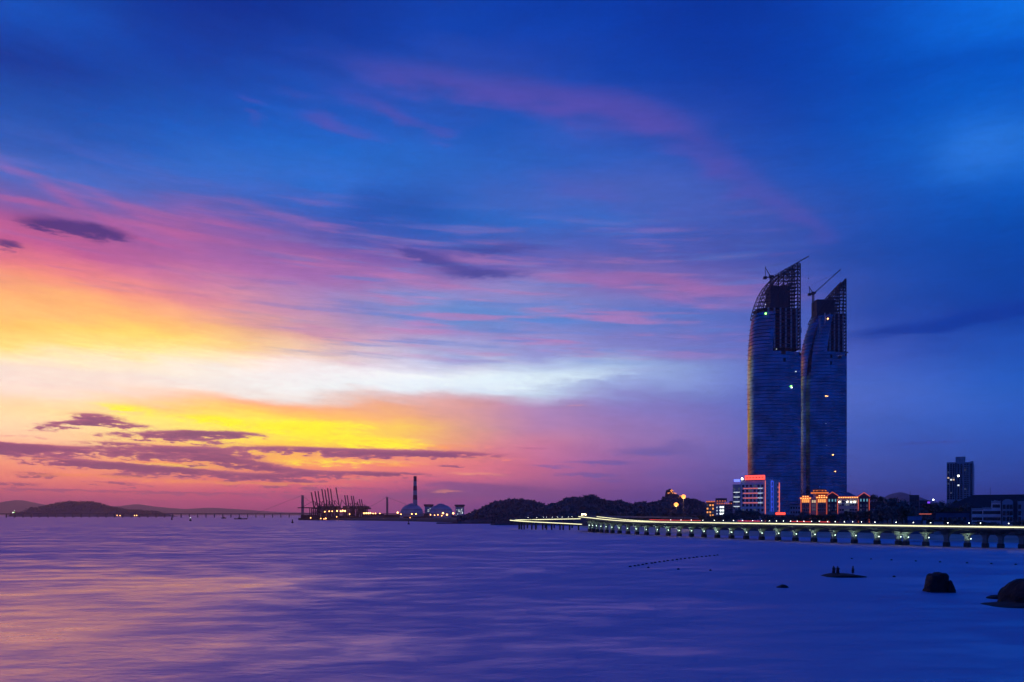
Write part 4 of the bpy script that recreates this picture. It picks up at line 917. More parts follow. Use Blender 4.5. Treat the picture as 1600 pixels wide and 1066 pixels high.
# --- high-mast road lamps
for i, (u, vl, lit, lab) in enumerate(((1048, 771, None, 'unlit tall mast left of the two glowing orange mast lamps'), (1056.5, 788, 'lamp_orange', 'shorter mast with glowing orange lamp, middle of three masts'), (1068, 775.5, 'lamp_orange', 'tallest glowing orange mast lamp right of the lookout'))):
    Yp = 520; t = thing('mast_lamp', lab, 'street lamp', (gx(u, Yp), Yp, 3.5)); h = hz(vl, Yp) - 3.5
    m = MB(); m.beam((0,0,0), (0,0,h), .5, n=8, r1=.14); m.build('pole', 'steel_grey', t)
    m = MB(); m.lathe([(.9, h - .3), (1.1, h), (.7, h + .3)], 10); m.build('lamp_ring', 'steel_grey', t)
    if lit:
        m = MB(); m.ball((0, 0, h - .2), 1.5, 12, .85); m.build('lamp', lit, t, smooth=True)
        L = bpy.data.lights.new('mast_light', 'POINT'); L.energy = 2500; L.color = (1, .5, .15); L.shadow_soft_size = .8
        lo = bpy.data.objects.new('mast_light', L); COL.objects.link(lo); lo.parent = t; lo.location = (0, 0, h - 1.6)

# --- apartment tower at right
Y = 880; px = Y / F; X = lambda u: (u - 1500) * px; Z = lambda v: hz(v, Y) - G
ap = thing('apartment_tower', 'dark blue apartment tower standing alone against the sky at right', 'building', (gx(1500, Y), Y, G))
part(ap, 'wall', 'grey_wall', (X(1479), X(1492.5), 0, 22, 0, Z(722))); part(ap, 'wall', 'grey_wall', (X(1494.5), X(1521), 0, 22, 0, Z(722.4))); part(ap, 'recess', 'dark_wall', (X(1492.5) + .02, X(1494.5) - .02, 1.6, 20, 0, Z(723)))
part(ap, 'penthouse', 'grey_wall', (X(1493), X(1508.5), 4, 16, Z(722.4) + .02, Z(713.5)), (X(1516), X(1520.5), 3, 10, Z(722.4) + .02, Z(721)))
fl_ = frange(Z(726), Z(779), 19)
lit = {(1, 8): 'win_white', (0, 7): 'win_warm', (3, 6): 'lamp_white', (3, 11): 'win_white', (2, 8): 'win_warm'}
windows(ap, 'front', [X(1481.6), X(1486), X(1490)], fl_, 0, 1.9, 1.6, lambda i, j: lit.get((i, j), 'window_dark' if rng.random() > .04 else 'win_dim'), 'dark_wall')
windows(ap, 'front', [X(1497.5), X(1502), X(1508), X(1512), X(1517.5)], fl_, 0, 2.0, 1.6, lambda i, j: lit.get((i + 3, j), 'window_dark' if rng.random() > .04 else 'win_dim'), 'dark_wall')
for z in fl_:
    part(ap, 'balcony', 'pale_wall', (X(1505.5), X(1514), -1.1, -.03, z - 1.5, z - .7)); part(ap, 'balcony', 'pale_wall', (X(1521) + .02, X(1522.6), 2, 8, z - 1.5, z - .6))
face(ap)
# --- broad dark hipped roof behind the white building
Y = 470; px = Y / F; X = lambda u: (u - 1560) * px; Z = lambda v: hz(v, Y) - G
br_ = thing('hall', 'large hall with a broad dark hipped roof at the right edge', 'building', (gx(1560, Y), Y, G))
part(br_, 'wall', 'dark_wall', (X(1478), X(1740), 0, 26, 0, Z(793))); hip(br_, 'roof', 'roof_dark', X(1476), X(1742), 0, 26, Z(793) + .02, Z(772.3), 1.2, 16)
m = MB(); m.beam((X(1547), 12, Z(776)), (X(1547), 12, Z(761)), .22, n=6); m.build('lightning_rod', 'steel_grey', br_)
windows(br_, 'front', frange(X(1484), X(1700), 16), [Z(798)], 0, 1.6, 1.8, lambda i, j: 'window_dark', 'dark_wall')
face(br_)
# --- white stepped house
Y = 330; px = Y / F; X = lambda u: (u - 1540) * px; Z = lambda v: hz(v, Y) - 3.0
wh = thing('stepped_house', 'pale three-storey house stepping up to the right, rows of dark windows', 'building', (gx(1540, Y), Y, 3.0))
part(wh, 'wall', 'white_wall', (X(1518), X(1535.5), 0, 9, 0, Z(797))); part(wh, 'wall', 'white_wall', (X(1535.5) + .02, X(1564), -.4, 9, 0, Z(796))); part(wh, 'upper_storey', 'white_wall', (X(1549), X(1563.5), .3, 8, Z(796) + .02, Z(786)))
for x0, x1, v in ((1518,1535.5,797),(1535.6,1549,796),(1549,1563.5,786)):
    part(wh, 'parapet_rail', 'pale_wall', (X(x0) - .1, X(x1), -.5, -.38, Z(v) + .05, Z(v) + .75))
    for i in range(4): part(wh, 'rail_post', 'pale_wall', (X(x0 + (x1-x0)*i/3.2) - .06, X(x0 + (x1-x0)*i/3.2) + .06, -.36, -.24, Z(v) + .02, Z(v) + 1.2))
part(wh, 'floor_band', 'white_wall', (X(1518) - .1, X(1535.3), -.35, -.02, Z(806.6), Z(805.4)), (X(1535.6), X(1564.1), -.75, -.42, Z(806.6), Z(805.4)))
windows(wh, 'front', frange(X(1520), X(1533.4), 7), [Z(801), Z(811)], 0, .42, 1.0, lambda i, j: 'window_dark', 'dark_wall')
windows(wh, 'front', frange(X(1537.6), X(1562), 11), [Z(801), Z(811)], -.4, .45, 1.05, lambda i, j: 'window_dark', 'dark_wall')
windows(wh, 'front', frange(X(1552), X(1561), 5), [Z(791)], .3, .45, 1.05, lambda i, j: 'window_dark', 'dark_wall')
part(wh, 'roof_tank', 'grey_wall', (X(1553), X(1557), 2, 4, Z(786) + .02, Z(782)), (X(1559), X(1562), 2, 3.6, Z(786) + .02, Z(783)))
face(wh)
# --- blue-grey gabled house at the edge
gb = thing('gabled_house', 'blue grey house with tall round-topped gable at the right edge', 'building', (gx(1575, 322), 322, 3.0))
Y = 322; px = Y / F; X = lambda u: (u - 1575) * px; Z = lambda v: hz(v, Y) - 3.0
part(gb, 'wall', 'grey_wall', (X(1566), X(1583), 0, 8, 0, Z(785)), (X(1590), X(1640), .4, 8, 0, Z(783))); part(gb, 'link_wall', 'dark_wall', (X(1583) + .02, X(1590) - .02, 1.4, 8, 0, Z(786)))
m = MB(); pts = [(X(1574.5) + (X(1583) - X(1566))/2 * math.cos(PI*i/10), Z(785) + .01 + 1.3*math.sin(PI*i/10)) for i in range(11)]
m.rings([[(x, y, z) for x, z in pts] for y in (0, 8)]); m.build('round_gable', 'grey_wall', gb)
hip(gb, 'roof', 'roof_dark', X(1590), X(1640), .4, 8, Z(783) + .02, Z(776), .4)
windows(gb, 'front', [X(1569), X(1575), X(1580)], [Z(792), Z(802), Z(811)], 0, .9, 1.5, lambda i, j: 'window_dark', 'dark_wall')
windows(gb, 'front', frange(X(1593), X(1630), 5), [Z(792), Z(802), Z(811)], .4, .9, 1.5, lambda i, j: 'window_dark', 'dark_wall')
face(gb)
# --- sheds and small blocks between
def block(name, label, cat, u0, u1, vt, Y, m_, extra=None, roof=None, depth=12, base=3.6, win=None):
    t = thing(name, label, cat, (gx((u0+u1)/2, Y), Y, base)); px = Y / F; w = (u1 - u0) * px; h = hz(vt, Y) - base
    part(t, 'wall', m_, (-w/2, w/2, 0, depth, 0, h))
    if roof == 'gable':
        b = MB(); b.add([(-w/2-.3,-.4,h+.02),(w/2+.3,-.4,h+.02),(w/2+.3,depth/2,h+1.6),(-w/2-.3,depth/2,h+1.6),(-w/2-.3,depth+.4,h+.02),(w/2+.3,depth+.4,h+.02)], [(0,1,2,3),(3,2,5,4),(0,3,4),(1,5,2),(0,4,5,1)]); b.build('roof', 'roof_blue', t)
    elif roof: part(t, 'roof', roof, (-w/2 - .3, w/2 + .3, -.4, depth + .3, h + .01, h + .5))
    if win:
        n, rows, pane = win; windows(t, 'front', frange(-w/2 + w*.14, w/2 - w*.14, n), frange(h*.82, h*.3, rows) if rows > 1 else [h*.6], 0, min(1.4, w/n*.5), min(1.5, h/rows*.45), lambda i, j: pane if not callable(pane) else pane(i, j), 'dark_wall')
    if extra: extra(t, w, h)
    face(t); return t
block('blue_shed', 'long blue metal shed behind the bridge, left of the pale house', 'shed', 1462, 1514, 801.5, 360, 'blue_sheet', roof='roof_dark', win=(6, 1, 'window_dark'))
block('terrace_house', 'long low house with a thin pinkish lit roof edge', 'building', 1436, 1462, 804, 400, 'dark_wall', roof='roof_dark', win=(5, 1, 'window_dark'), extra=lambda t, w, h: part(t, 'roof_edge_light', 'neon_salmon', (-w/2, w*.25, -.6, -.45, h + .1, h + .35)))
block('chimney_stack', 'short pinkish square stack rising over the low roofs', 'chimney', 1430, 1433.5, 793, 410, 'brick_wall', roof='roof_dark', depth=1.4)
block('office_block', 'small dark far block between the trees and the apartment tower', 'building', 1421, 1436, 774.5, 800, 'dark_wall', roof='roof_dark', win=(4, 5, 'window_dark'), extra=lambda t, w, h: part(t, 'antenna', 'steel_dark', (-w/2 + .5, -w/2 + .8, 3, 3.3, h + .5, h + 5)))
block('office_block', 'low dark block with a purple lit sign at its corner', 'building', 1436.5, 1454, 783, 760, 'dark_wall', roof='roof_dark', win=(4, 3, 'window_dark'), extra=lambda t, w, h: part(t, 'purple_sign', 'neon_purple', (w/2 - 3, w/2 - .4, -.5, -.1, h - 2.2, h - .6)))
block('shop_house', 'small house with three pale lit windows beside the dark tree', 'building', 1414, 1426, 790, 480, 'dark_wall', roof='roof_dark', win=(3, 1, 'win_warm'))
block('tent', 'low pale blue tent roof on the shore', 'tent', 1419, 1439, 813.5, 300, 'blue_sheet', roof='gable', depth=6, base=2.6)
block('kiosk', 'small white kiosk on the shore beside the blue tent', 'kiosk', 1442, 1447, 813, 302, 'white_wall', roof='roof_dark', depth=3, base=2.6)
block('container_cabin', 'pale pinkish cabin on the shore below the blue shed', 'cabin', 1459, 1474, 815, 296, 'pale_wall', roof='roof_dark', depth=4, base=2.4, win=(4, 1, 'window_dark'))
block('grey_house', 'dim grey house low between the two skyscrapers', 'building', 1234, 1251, 789, 700, 'grey_wall', roof='roof_dark', win=(4, 3, 'window_dark'))
block('grey_house', 'dark flat-roofed house behind the palace building, right of its gable', 'building', 1358, 1381, 786, 620, 'dark_wall', roof='roof_dark', win=(6, 3, 'window_dark'))
block('pink_house', 'small pinkish house at the tree line before the gabled front', 'building', 1298.5, 1307, 799, 500, 'brick_wall', roof='roof_dark', win=(3, 1, 'win_dim'), depth=6)
tm = thing('mast_lamp', 'single white lamp on a mast right of the purple sign', 'street lamp', (gx(1458, 700), 700, 4)); h = hz(781, 700) - 4
m = MB(); m.beam((0,0,0), (0,0,h), .3, n=6); m.build('pole', 'steel_grey', tm); m = MB(); m.ball((0, -.3, h), .6, 8); m.build('lamp', 'lamp_white', tm)
# seawall with balustrade behind the bridge
swp = strip_from(spts[:10], [(33, 0)])[0]
sw = thing('seawall', 'low seawall with a balustrade along the beach behind the bridge', 'wall', (0, 0, 0)); swc = catmull([Vector((p.x, p.y, 0)) for p in swp], 8); swn = normals(swc)
section(swc, swn, lambda i: [(-.3, .5), (.3, .5), (.3, 3.2), (-.3, 3.2)]).build('wall', 'concrete', sw)
section(swc, swn, lambda i: [(-.18, 4.15), (.18, 4.15), (.18, 4.35), (-.18, 4.35)]).build('coping_rail', 'pale_wall', sw)
bal = MB(); bal.lathe([(.14, 0), (.10, .3), (.16, .6), (.12, .95)], 6); bme = None; acc = 0; nb_ = 0
for a, b in zip(swc, swc[1:]):
    L_ = (b - a).length; s_ = -acc
    while s_ < L_:
        if s_ >= 0 and nb_ < 300 and b.x / b.y * F + 800 > 1140 and b.x / b.y * F + 800 < 1640:
            p = a.lerp(b, s_ / L_) + Vector((0, 0, 3.2))
            if bme is None: o = bal.build('baluster', 'pale_wall', sw, loc=p); bme = o.data
            else: link('baluster', bme, sw, p)
            nb_ += 1
        s_ += .8
    acc = L_ - (s_ - .8)
section(swc[10:46], swn[10:46], lambda i: [(-.5, 2.55), (-.34, 2.55), (-.34, 2.75), (-.5, 2.75)]).build('red_light_trail', 'trail_red', sw)  # car light trail of the shore road, added as a glowing tube

# ------------------------------------------------------------------ trees on the waterfront
ORD = ['leftmost', 'second', 'third', 'fourth', 'fifth', 'sixth', 'seventh', 'eighth', 'ninth', 'tenth', 'eleventh', 'twelfth', 'thirteenth', 'fourteenth', 'fifteenth', 'sixteenth', 'seventeenth', 'eighteenth', 'nineteenth', 'twentieth', 'twenty-first', 'twenty-second']
ORD += [t_ + '-' + o_ for t_ in ('twenty', 'thirty', 'forty') for o_ in ('first', 'second', 'third', 'fourth', 'fifth', 'sixth', 'seventh', 'eighth', 'ninth')][2:]
def nth(i): return ORD[i] if i == 0 else ORD[i] + ' from the left'
def ordered(items): return sorted(items, key=lambda q: q[0])
def tree_source(seed, hgt, spread, m_):
    rng = random.Random(seed); t = bpy.data.objects.new('broadleaf_tree', None); COL.objects.link(t)
    tr = MB(); th = hgt * .42; tr.beam((0,0,-.3), (.15,.1,th), .55, n=7, r1=.17); cr = MB(); tips = []
    for i in range(7):
        a = 2*PI*i/7 + rng.uniform(-.3, .3); z0_ = th * rng.uniform(.65, 1); e = Vector((math.cos(a)*spread*rng.uniform(.4, .8), math.sin(a)*spread*rng.uniform(.4, .8), hgt*rng.uniform(.58, .9)))
        tr.beam((.1, .05, z0_), e, .22, n=5, r1=.05); tips.append(e)
    tr.build('trunk', 'bark', t)
    for i in range(26):
        a = rng.uniform(0, 2*PI); q = rng.random() ** .5; z = hgt * rng.uniform(.42, .93); k = 1 - max(0, (z/hgt - .55)) * 1.5
        c = Vector((math.cos(a)*spread*q*k, math.sin(a)*spread*q*k, z)) if i > 6 else tips[i]
        leaf_tuft(cr, c, spread * rng.uniform(.22, .38), 34, rng, .75, .30)
    cr.build('crown', m_, t); return t
srcs = [tree_source(21, 10, 4.6, 'leaf_dark'), tree_source(22, 11.5, 4.2, 'leaf_mid'), tree_source(23, 9, 5.2, 'leaf_dark'), tree_source(24, 13, 4.4, 'leaf_mid')]
used = [False] * 4; rng = random.Random(9)
def put_tree(u, vtop, Y, label, group, base=3.4, kind=None):
    k = rng.randrange(4) if kind is None else kind
    t = srcs[k] if not used[k] else copy_tree(srcs[k]); used[k] = True
    h = max(3.0, hz(vtop, Y) - base); s_ = h / (10, 11.5, 9, 13)[k]; w_ = min(max(s_, .75), 1.5)
    t.location = (gx(u, Y), Y, base); t.scale = (w_, w_, s_); t.rotation_euler.z = rng.uniform(0, 6.28); tag(t, label, 'tree', group)
for i, u in enumerate(frange(1136, 1198, 10)): put_tree(u + rng.uniform(-2, 2), 797 + rng.uniform(-4, 3) + abs(u - 1166) * .12, rng.uniform(440, 520), f'{nth(i)} of the dark trees in the row below the white hotel', 'trees below the hotel')
for i, u in enumerate(frange(1203, 1250, 8)): put_tree(u + rng.uniform(-2, 2), 806 + rng.uniform(-2, 2), rng.uniform(400, 480), f'{nth(i)} of the low dark trees between hotel and palace building', 'trees between hotel and palace')
for i, u in enumerate(frange(1256, 1352, 15)): put_tree(u + rng.uniform(-2, 2), 803.5 + rng.uniform(-3, 3) - (5 if u > 1318 else 0), rng.uniform(390, 460), f'{nth(i)} of the dark trees in front of the palace building', 'trees before the palace building')
for i, (u, v, Y_) in enumerate(ordered(((1394,781,360),(1402,776,365),(1410,781,362),(1386,790,350),(1416,795,345),(1372,795,400),(1378,800,380),(1362,797,420)))): put_tree(u, v, Y_, f'{nth(i)} of the tall dark trees clumped right of the palace building', 'trees right of the palace building')
for i, (u, v, Y_) in enumerate(ordered(((1345,773,760),(1352,776,770),(1366,772,780),(1374,775,800),(1384,780,790),(1325,778,800)))): put_tree(u, v, Y_, f'{nth(i)} of the far dark trees rising behind the palace roof', 'trees behind the palace building')
for i, (u, v, Y_) in enumerate(ordered(((1450,786,520),(1460,784,530),(1472,783,540),(1484,785,520),(1496,782,500),(1510,786,480),(1478,792,450),(1500,792,440),(1440,795,500)))): put_tree(u, v, Y_, f'{nth(i)} of the dark trees below the apartment tower', 'trees below the apartment tower')
for i, (u, v, Y_) in enumerate(ordered(((1478,812,300),(1487,809.5,305),(1497,811,298),(1528,814,292),(1540,814.5,290),(1552,815,292),(1590,813,288),(1602,811,286),(1454,811,330),(1446,806,345)))): put_tree(u, v, Y_, f'{nth(i)} of the low shrub trees along the seawall at right', 'shrub trees along the seawall', 2.8)
for i, u in enumerate(frange(1072, 1134, 12)): put_tree(u + rng.uniform(-2, 2), 806 + rng.uniform(-2.5, 1.5), rng.uniform(520, 600), f'{nth(i)} of the low dark trees behind the bridge, left of the hotel', 'trees left of the hotel')
for i, u in enumerate(frange(935, 1066, 20)): put_tree(u + rng.uniform(-2, 2), 803 + rng.uniform(-3, 4), rng.uniform(600, 680), f'{nth(i)} of the dark trees at the foot of the long hill', 'trees at the foot of the hill')

# ------------------------------------------------------------------ harbour across the bay
qy = 1400
hb = MB(); hb.box(gx(466, qy), gx(585, qy), qy, qy + 500, -2, 4.0); hb.box(gx(575, qy), gx(745, qy), qy + 20, qy + 600, -2, 3.0)
struct(hb.build('quay', 'dark_concrete'), 'long harbour quay across the bay')
def sts_crane(u, v_tip, Yc, lean, label):
    """ship-to-shore crane with its boom raised"""
    t = thing('container_crane', label, 'crane', (gx(u, Yc), Yc, 4.0), group='container cranes on the quay'); s_ = 1.0
    hh = hz(794.5, Yc) - 4; tipz = hz(v_tip, Yc) - 4
    for x in (-5.5, 5.5):
        for y in (-7, 7):
            m = MB(); m.beam((x, y, 0), (x*.86, y*.9, hh), 1.5); m.build('leg', 'crane_steel', t)
    m = MB()
    for y in (-7, 7):
        m.beam((-5.5, y, 1.2), (5.5, y, 1.2), 1.3); m.beam((-5.2, y*.95, hh*.55), (5.2, y*.95, hh*.55), 1.1); m.beam((-5.2, y*.95, hh*.55), (0, y*.92, hh), .6); m.beam((5.2, y*.95, hh*.55), (0, y*.92, hh), .6); m.beam((-4.8, y*.9, hh), (4.8, y*.9, hh), 1.3)
    for x in (-4.8, 4.8): m.beam((x, -6.3, hh), (x, 6.3, hh), 1.0); m.beam((x, -6.6, hh*.55), (x, 6.6, hh*.55), .8)
    m.build('portal_beams', 'crane_steel', t)
    m = MB(); m.box(-2.2, 13, -2.2, 2.2, hh - 1.4, hh + .8); m.build('girder', 'crane_steel', t)
    m = MB(); m.box(3.5, 9.5, -2.8, 2.8, hh + .82, hh + 4.2); m.build('machinery_house', 'crane_steel', t)
    m = MB(); bx_ = -lean
    for y in (-1.3, 1.3): m.beam((-2.6, y, hh), (bx_ - 2.6, y, tipz), 1.2)
    for i in range(8):
        k0, k1 = i/8, (i+1)/8; m.beam((-2.6 - lean*k0, -1.3, hh + (tipz-hh)*k0), (-2.6 - lean*k1, 1.3, hh + (tipz-hh)*k1), .45)
    m.build('boom', 'crane_steel', t)
    m = MB(); apz = hh + (tipz - hh) * .42
    for y in (-1.6, 1.6): m.beam((-2.0, y, hh), (1.0, y*.3, apz), .8); m.beam((1.0, y*.3, apz), (12, y, hh + .8), .5)
    m.build('a_frame', 'crane_steel', t)
    return t
CR = [(488.5,769.5,1400,3.2),(494.5,767.5,1440,3.5),(498.5,767.5,1480,3.0),(505.5,764.5,1405,3.6),(509.5,765.5,1450,3.2),(514,763,1420,3.4),(518,764,1470,3.0),(528.5,762,1400,4.4),(539.5,774,1460,2.4),(543,774,1500,2.2),(550,775,1440,2.6),(552.5,775,1480,2.2),(558,784,1520,1.6),(561.5,780,1490,2.0),(564.5,780.5,1530,1.8)]
for i, c_ in enumerate(CR): sts_crane(c_[0] + 4.5, c_[1], c_[2], c_[3] * 1.5, f'{nth(i)} of the harbour cranes with raised booms')
# crane with its boom lowered, leftmost
t = thing('container_crane', 'container crane at the left end of the quay with its boom lowered level', 'crane', (gx(490, 1395), 1395, 4.0)); hh = hz(794.3, 1395) - 4
for x in (-5, 5):
    for y in (-6, 6):
        m = MB(); m.beam((x, y, 0), (x, y, hh), 1.3); m.build('leg', 'crane_steel', t)
m = MB(); m.box(-27.5, 10, -1.4, 1.4, hh, hh + 1.7); m.build('boom', 'crane_steel', t)
m = MB()
for y in (-1, 1): m.beam((0, y, hh + 1.7), (0, y*.3, hh + 13), .7); m.beam((0, y*.3, hh + 13), (-20, y, hh + 1.7), .3); m.beam((0, y*.3, hh + 13), (9, y, hh + 1.7), .4)
m.build('a_frame', 'crane_steel', t)
# port sheds, container rows
for i, (u0, u1, vt, Yc, mm, lab) in enumerate(((566,600,803,1480,'dark_wall','long dark harbour shed right of the cranes'),(600,626,805,1500,'crane_steel','low harbour shed left of the first dome'),(662,676,803,1460,'dark_wall','low shed between the two domes'),(705,735,806,1440,'dark_wall','low dark shed right of the second dome'),(470,500,805,1420,'crane_steel','row of stacked containers at the left quay end'),(520,556,806,1415,'crane_steel','row of stacked containers below the middle cranes'),(630,700,807.5,1430,'crane_steel','long low jetty building before the domes'))):
    block('harbour_shed' if 'shed' in lab or 'building' in lab else 'container_stack', lab, 'shed' if 'shed' in lab or 'building' in lab else 'containers', u0, u1, vt, Yc, mm, roof='roof_dark', depth=20, base=3.5)
# striped chimney
Y = 1500; ch = thing('striped_chimney', 'tall red and white banded power station chimney', 'chimney', (gx(648.6, Y), Y, 3)); zt = hz(745, Y) - 3; nb_ = 9
for k in range(nb_):
    a, b = k / nb_, (k + 1) / nb_; r = lambda q: 5.0 - 2.1 * q
    m = MB(); m.lathe([(r(a), zt * a + .01), (r(b), zt * b)], 20); m.build('band', 'chimney_red' if (nb_ - 1 - k) % 2 == 0 else 'chimney_white', ch, smooth=False)
m = MB(); m.lathe([(3.2, zt), (3.2, zt + .8), (2.2, zt + .81)], 16); m.build('rim', 'chimney_red', ch)
for uc, hw, vt, lab in ((643.3, 18.5, 787.6, 'left white storage dome at the foot of the striped chimney'), (688.8, 19.5, 788, 'right white storage dome between the two lit boiler houses')):
    Yd = 1450; px = Yd / F; t = thing('storage_dome', lab, 'dome', (gx(uc, Yd), Yd, 3)); R_ = hw * px; hd_ = hz(vt, Yd) - 3
    m = MB(); m.lathe([(R_*1.0, 0), (R_*1.0, hd_*.22)], 40); m.build('ring_wall', 'dome_white', t)
    prof = [(R_*.985*math.cos(PI/2*k/9)**.75 + .05, hd_*.22 + hd_*.74*math.sin(PI/2*k/9)) for k in range(9)]; m = MB(); m.lathe(prof, 40); m.build('shell', 'dome_white', t, smooth=True)
    for k in (3, 6):
        m = MB(); r, z = prof[k]; m.lathe([(r + .25, z - .35), (r + .35, z), (r + .1, z + .3)], 40); m.build('walkway_ring', 'roof_dark', t)
    m = MB(); m.lathe([(prof[-1][0]*1.1, prof[-1][1]), (prof[-1][0]*1.1, prof[-1][1] + 1.4), (.4, prof[-1][1] + 2.6)], 20); m.build('cap', 'dome_white', t)
for u0, u1, vt, lab in ((662, 676.5, 788, 'boiler house dotted with lights between the two domes'), (710, 726, 788.5, 'boiler house dotted with lights right of the second dome')):
    Yd = 1490; px = Yd / F; w = (u1 - u0) * px; t = thing('boiler_house', lab, 'building', (gx((u0+u1)/2, Yd), Yd, 3)); h = hz(vt, Yd) - 3
    m = MB(); m.box(-w*.40, w*.40, 0, 16, 0, h*.82); m.build('frame_block', 'grey_wall', t)
    m = MB(); m.rings([[(x*w*a, 8 + y*9*a*2, z) for x, y in ((-1,-1),(1,-1),(1,1),(-1,1))] for a, z in ((.38, h*.822), (.5, h*.95), (.44, h))]); m.build('top_house', 'dark_wall', t)
    rr_ = random.Random(int(u0))
    for i in range(16 if u0 > 700 else 9):
        m = MB(); m.ball((rr_.uniform(-.36, .36)*w, -.5, h*rr_.uniform(.18, .8)), rr_.uniform(.3, .5), 6); m.build('lamp', 'win_bright', t)
# harbour floodlights
FL = [(318,375,1.1),(350,372,1.1),(372,372,1.0),(408,370,1.3),(435,372,1.4),(450,368,1.5),(466,370,1.5),(500,393,1.0),(606,387,1.4),(622,386,1.5),(638,386,1.6),(653,386,1.5),(672,388,1.0),(690,388,1.1),(722,388,.9),(853,382,1.7),(878,394,1.0),(957,392,1.2),(988,392,1.2),(1095,398,.9),(1125,401,.9),(1150,398,1.0),(1187,386,1.7),(1178,405,.9),(1216,397,1.6),(1262,387,1.7),(740,430,.9),(750,424,.8),(820,438,1.2),(858,438,1.0),(805,433,.9),(958,432,1.0),(945,420,.8),(325,425,1.2),(312,428,.8),(288,425,.9),(213,420,1.0),(405,413,.8),(390,433,.8),(1390,387,1.0),(1408,389,.9),(1425,388,1.0),(1490,446,.6)]
for i, (x, y, r) in enumerate(ordered(FL)):
    u, v = 440 + x / 4.706, 720 + y / 4.706; Yl = 1392; t = thing('flood_mast', f'{nth(i)} of the small orange harbour floodlights', 'lamp', (gx(u, Yl), Yl, 0), group='harbour floodlights'); h = hz(v, Yl)
    m = MB(); m.beam((0,0,-1), (0,0,h), .35, n=6); m.build('pole', 'crane_steel', t); m = MB(); m.ball((0,0,h), r*.85, 8); m.build('lamp', 'port_lamp', t)
# suspension bridge far behind
Yb = 2600; sbg = thing('suspension_bridge', 'far hazy suspension bridge with two tall pylons and a long thin deck', 'bridge', (0, Yb, 0)); dz_ = hz(802.3, Yb)
m = MB(); m.box(gx(-260, Yb), gx(700, Yb), -6, 6, dz_ - 2.4, dz_); m.build('deck', 'steel_grey', sbg)
tops = []
for u, v in ((472.8, 774), (605, 777)):
    zt = hz(v, Yb); tops.append((gx(u, Yb), zt))
    for y in (-8, 8):
        m = MB(); m.beam((gx(u, Yb), y, -2), (gx(u, Yb), y*.8, zt), 4.2); m.build('pylon_leg', 'steel_grey', sbg)
    m = MB(); m.box(gx(u, Yb) - 1.8, gx(u, Yb) + 1.8, -6, 6, zt - 5, zt - 1.5); m.build('pylon_beam', 'steel_grey', sbg)
for y in (-6.5, 6.5):
    m = MB(); (xa, za), (xb, zb_) = tops; prev = None
    for i in range(25):
        k = i / 24; p = Vector((xa + (xb-xa)*k, y, dz_ + 3 + ((za + zb_)/2 - dz_ - 3) * (2*k - 1)**2))
        if prev: m.beam(prev, p, .35)
        prev = p
    m.beam((xa, y, za), (gx(400, Yb), y, dz_), .35); m.beam((xb, y, zb_), (gx(670, Yb), y, dz_), .35); m.build('main_cable', 'steel_grey', sbg)
pm_ = MB(); pm_.box(-.8, .8, -3, 3, -2, dz_ - 2.5); pme = None
for i in range(56):
    u = -250 + i * 13
    if u > 462: break
    if pme is None: o = pm_.build('deck_pier', 'steel_grey', sbg, loc=(gx(u, Yb), 0, 0)); pme = o.data
    else: link('deck_pier', pme, sbg, (gx(u, Yb), 0, 0))

# ------------------------------------------------------------------ ships and buoys
def ship(label, u0, u1, vw, vt, sup, lamps=(), name='cargo_ship', cat='ship'):
    Ys = dist(vw); px = Ys / F; L_ = (u1 - u0) * px; t = thing(name, label, cat, (gx((u0+u1)/2, Ys), Ys, 0)); fb = max(1.5, (vw - vt) * px * .38)
    m = MB(); b = L_ * .085; rings = []
    for k, (w, rise) in enumerate(((.25, .5), (.75, .15), (1, 0), (1, 0), (1, 0), (.85, .1), (.1, .9))):
        x = -L_/2 + L_ * k / 6; rings.append([(x, -b*w*.6, -1.0), (x, b*w*.6, -1.0), (x + (1.2 if k == 6 else 0), b*w, fb*(1 + rise*.5)), (x + (1.2 if k == 6 else 0), -b*w, fb*(1 + rise*.5))])
    m.rings(rings); m.build('hull', 'hull_dark', t)
    for (a0, a1, v) in sup: part(t, 'superstructure', 'hull_dark', (-L_/2 + L_*a0, -L_/2 + L_*a1, -b*.7, b*.7, fb*.9, hz(v, Ys)))
    m = MB(); xm = -L_/2 + L_*(sup[0][0] + sup[0][1])/2; m.beam((xm, 0, hz(sup[0][2], Ys)), (xm, 0, hz(sup[0][2] - 3, Ys)), .5, n=6); m.build('mast', 'hull_dark', t)
    for (k, v, r, mm) in lamps:
        m = MB(); m.ball((-L_/2 + L_*k, -b - .6, hz(v, Ys)), r, 6); m.build('lamp', mm, t)
    return t
ship('dark cargo ship anchored before the left island', 45, 86, 806.8, 796, ((.28, .52, 797), (.56, .66, 800), (.74, .80, 800.5)))
ship('small ship with bright greenish deck lights at the far left', 17, 36, 806.3, 796, ((.2, .45, 799.5), (.5, .75, 802)), ((.22, 801.2, 2.4, 'lamp_white'), (.32, 800.8, 2.2, 'lamp_green'), (.35, 797.8, 1.0, 'lamp_white'), (.8, 801, .9, 'lamp_white')))
ship('low dark boat right of the left island', 366, 386, 811.6, 808, ((.3, .55, 809),), name='boat', cat='boat')
ship('tiny boat near the far bridge piers', 346, 353, 810.4, 807, ((.4, .7, 808),), name='boat', cat='boat')
ship('small boat with two warm lamps before the island slope', 181, 191, 807.6, 805, ((.3, .6, 805.5),), ((.25, 805.6, 1.6, 'port_lamp'), (.7, 805.9, 1.6, 'port_lamp')), name='boat', cat='boat')
ship('small boat with warm lamps before the island tail', 208, 218, 807.6, 805, ((.3, .6, 805.5),), ((.3, 805.8, 1.6, 'port_lamp'), (.6, 805.5, 1.8, 'port_lamp')), name='boat', cat='boat')
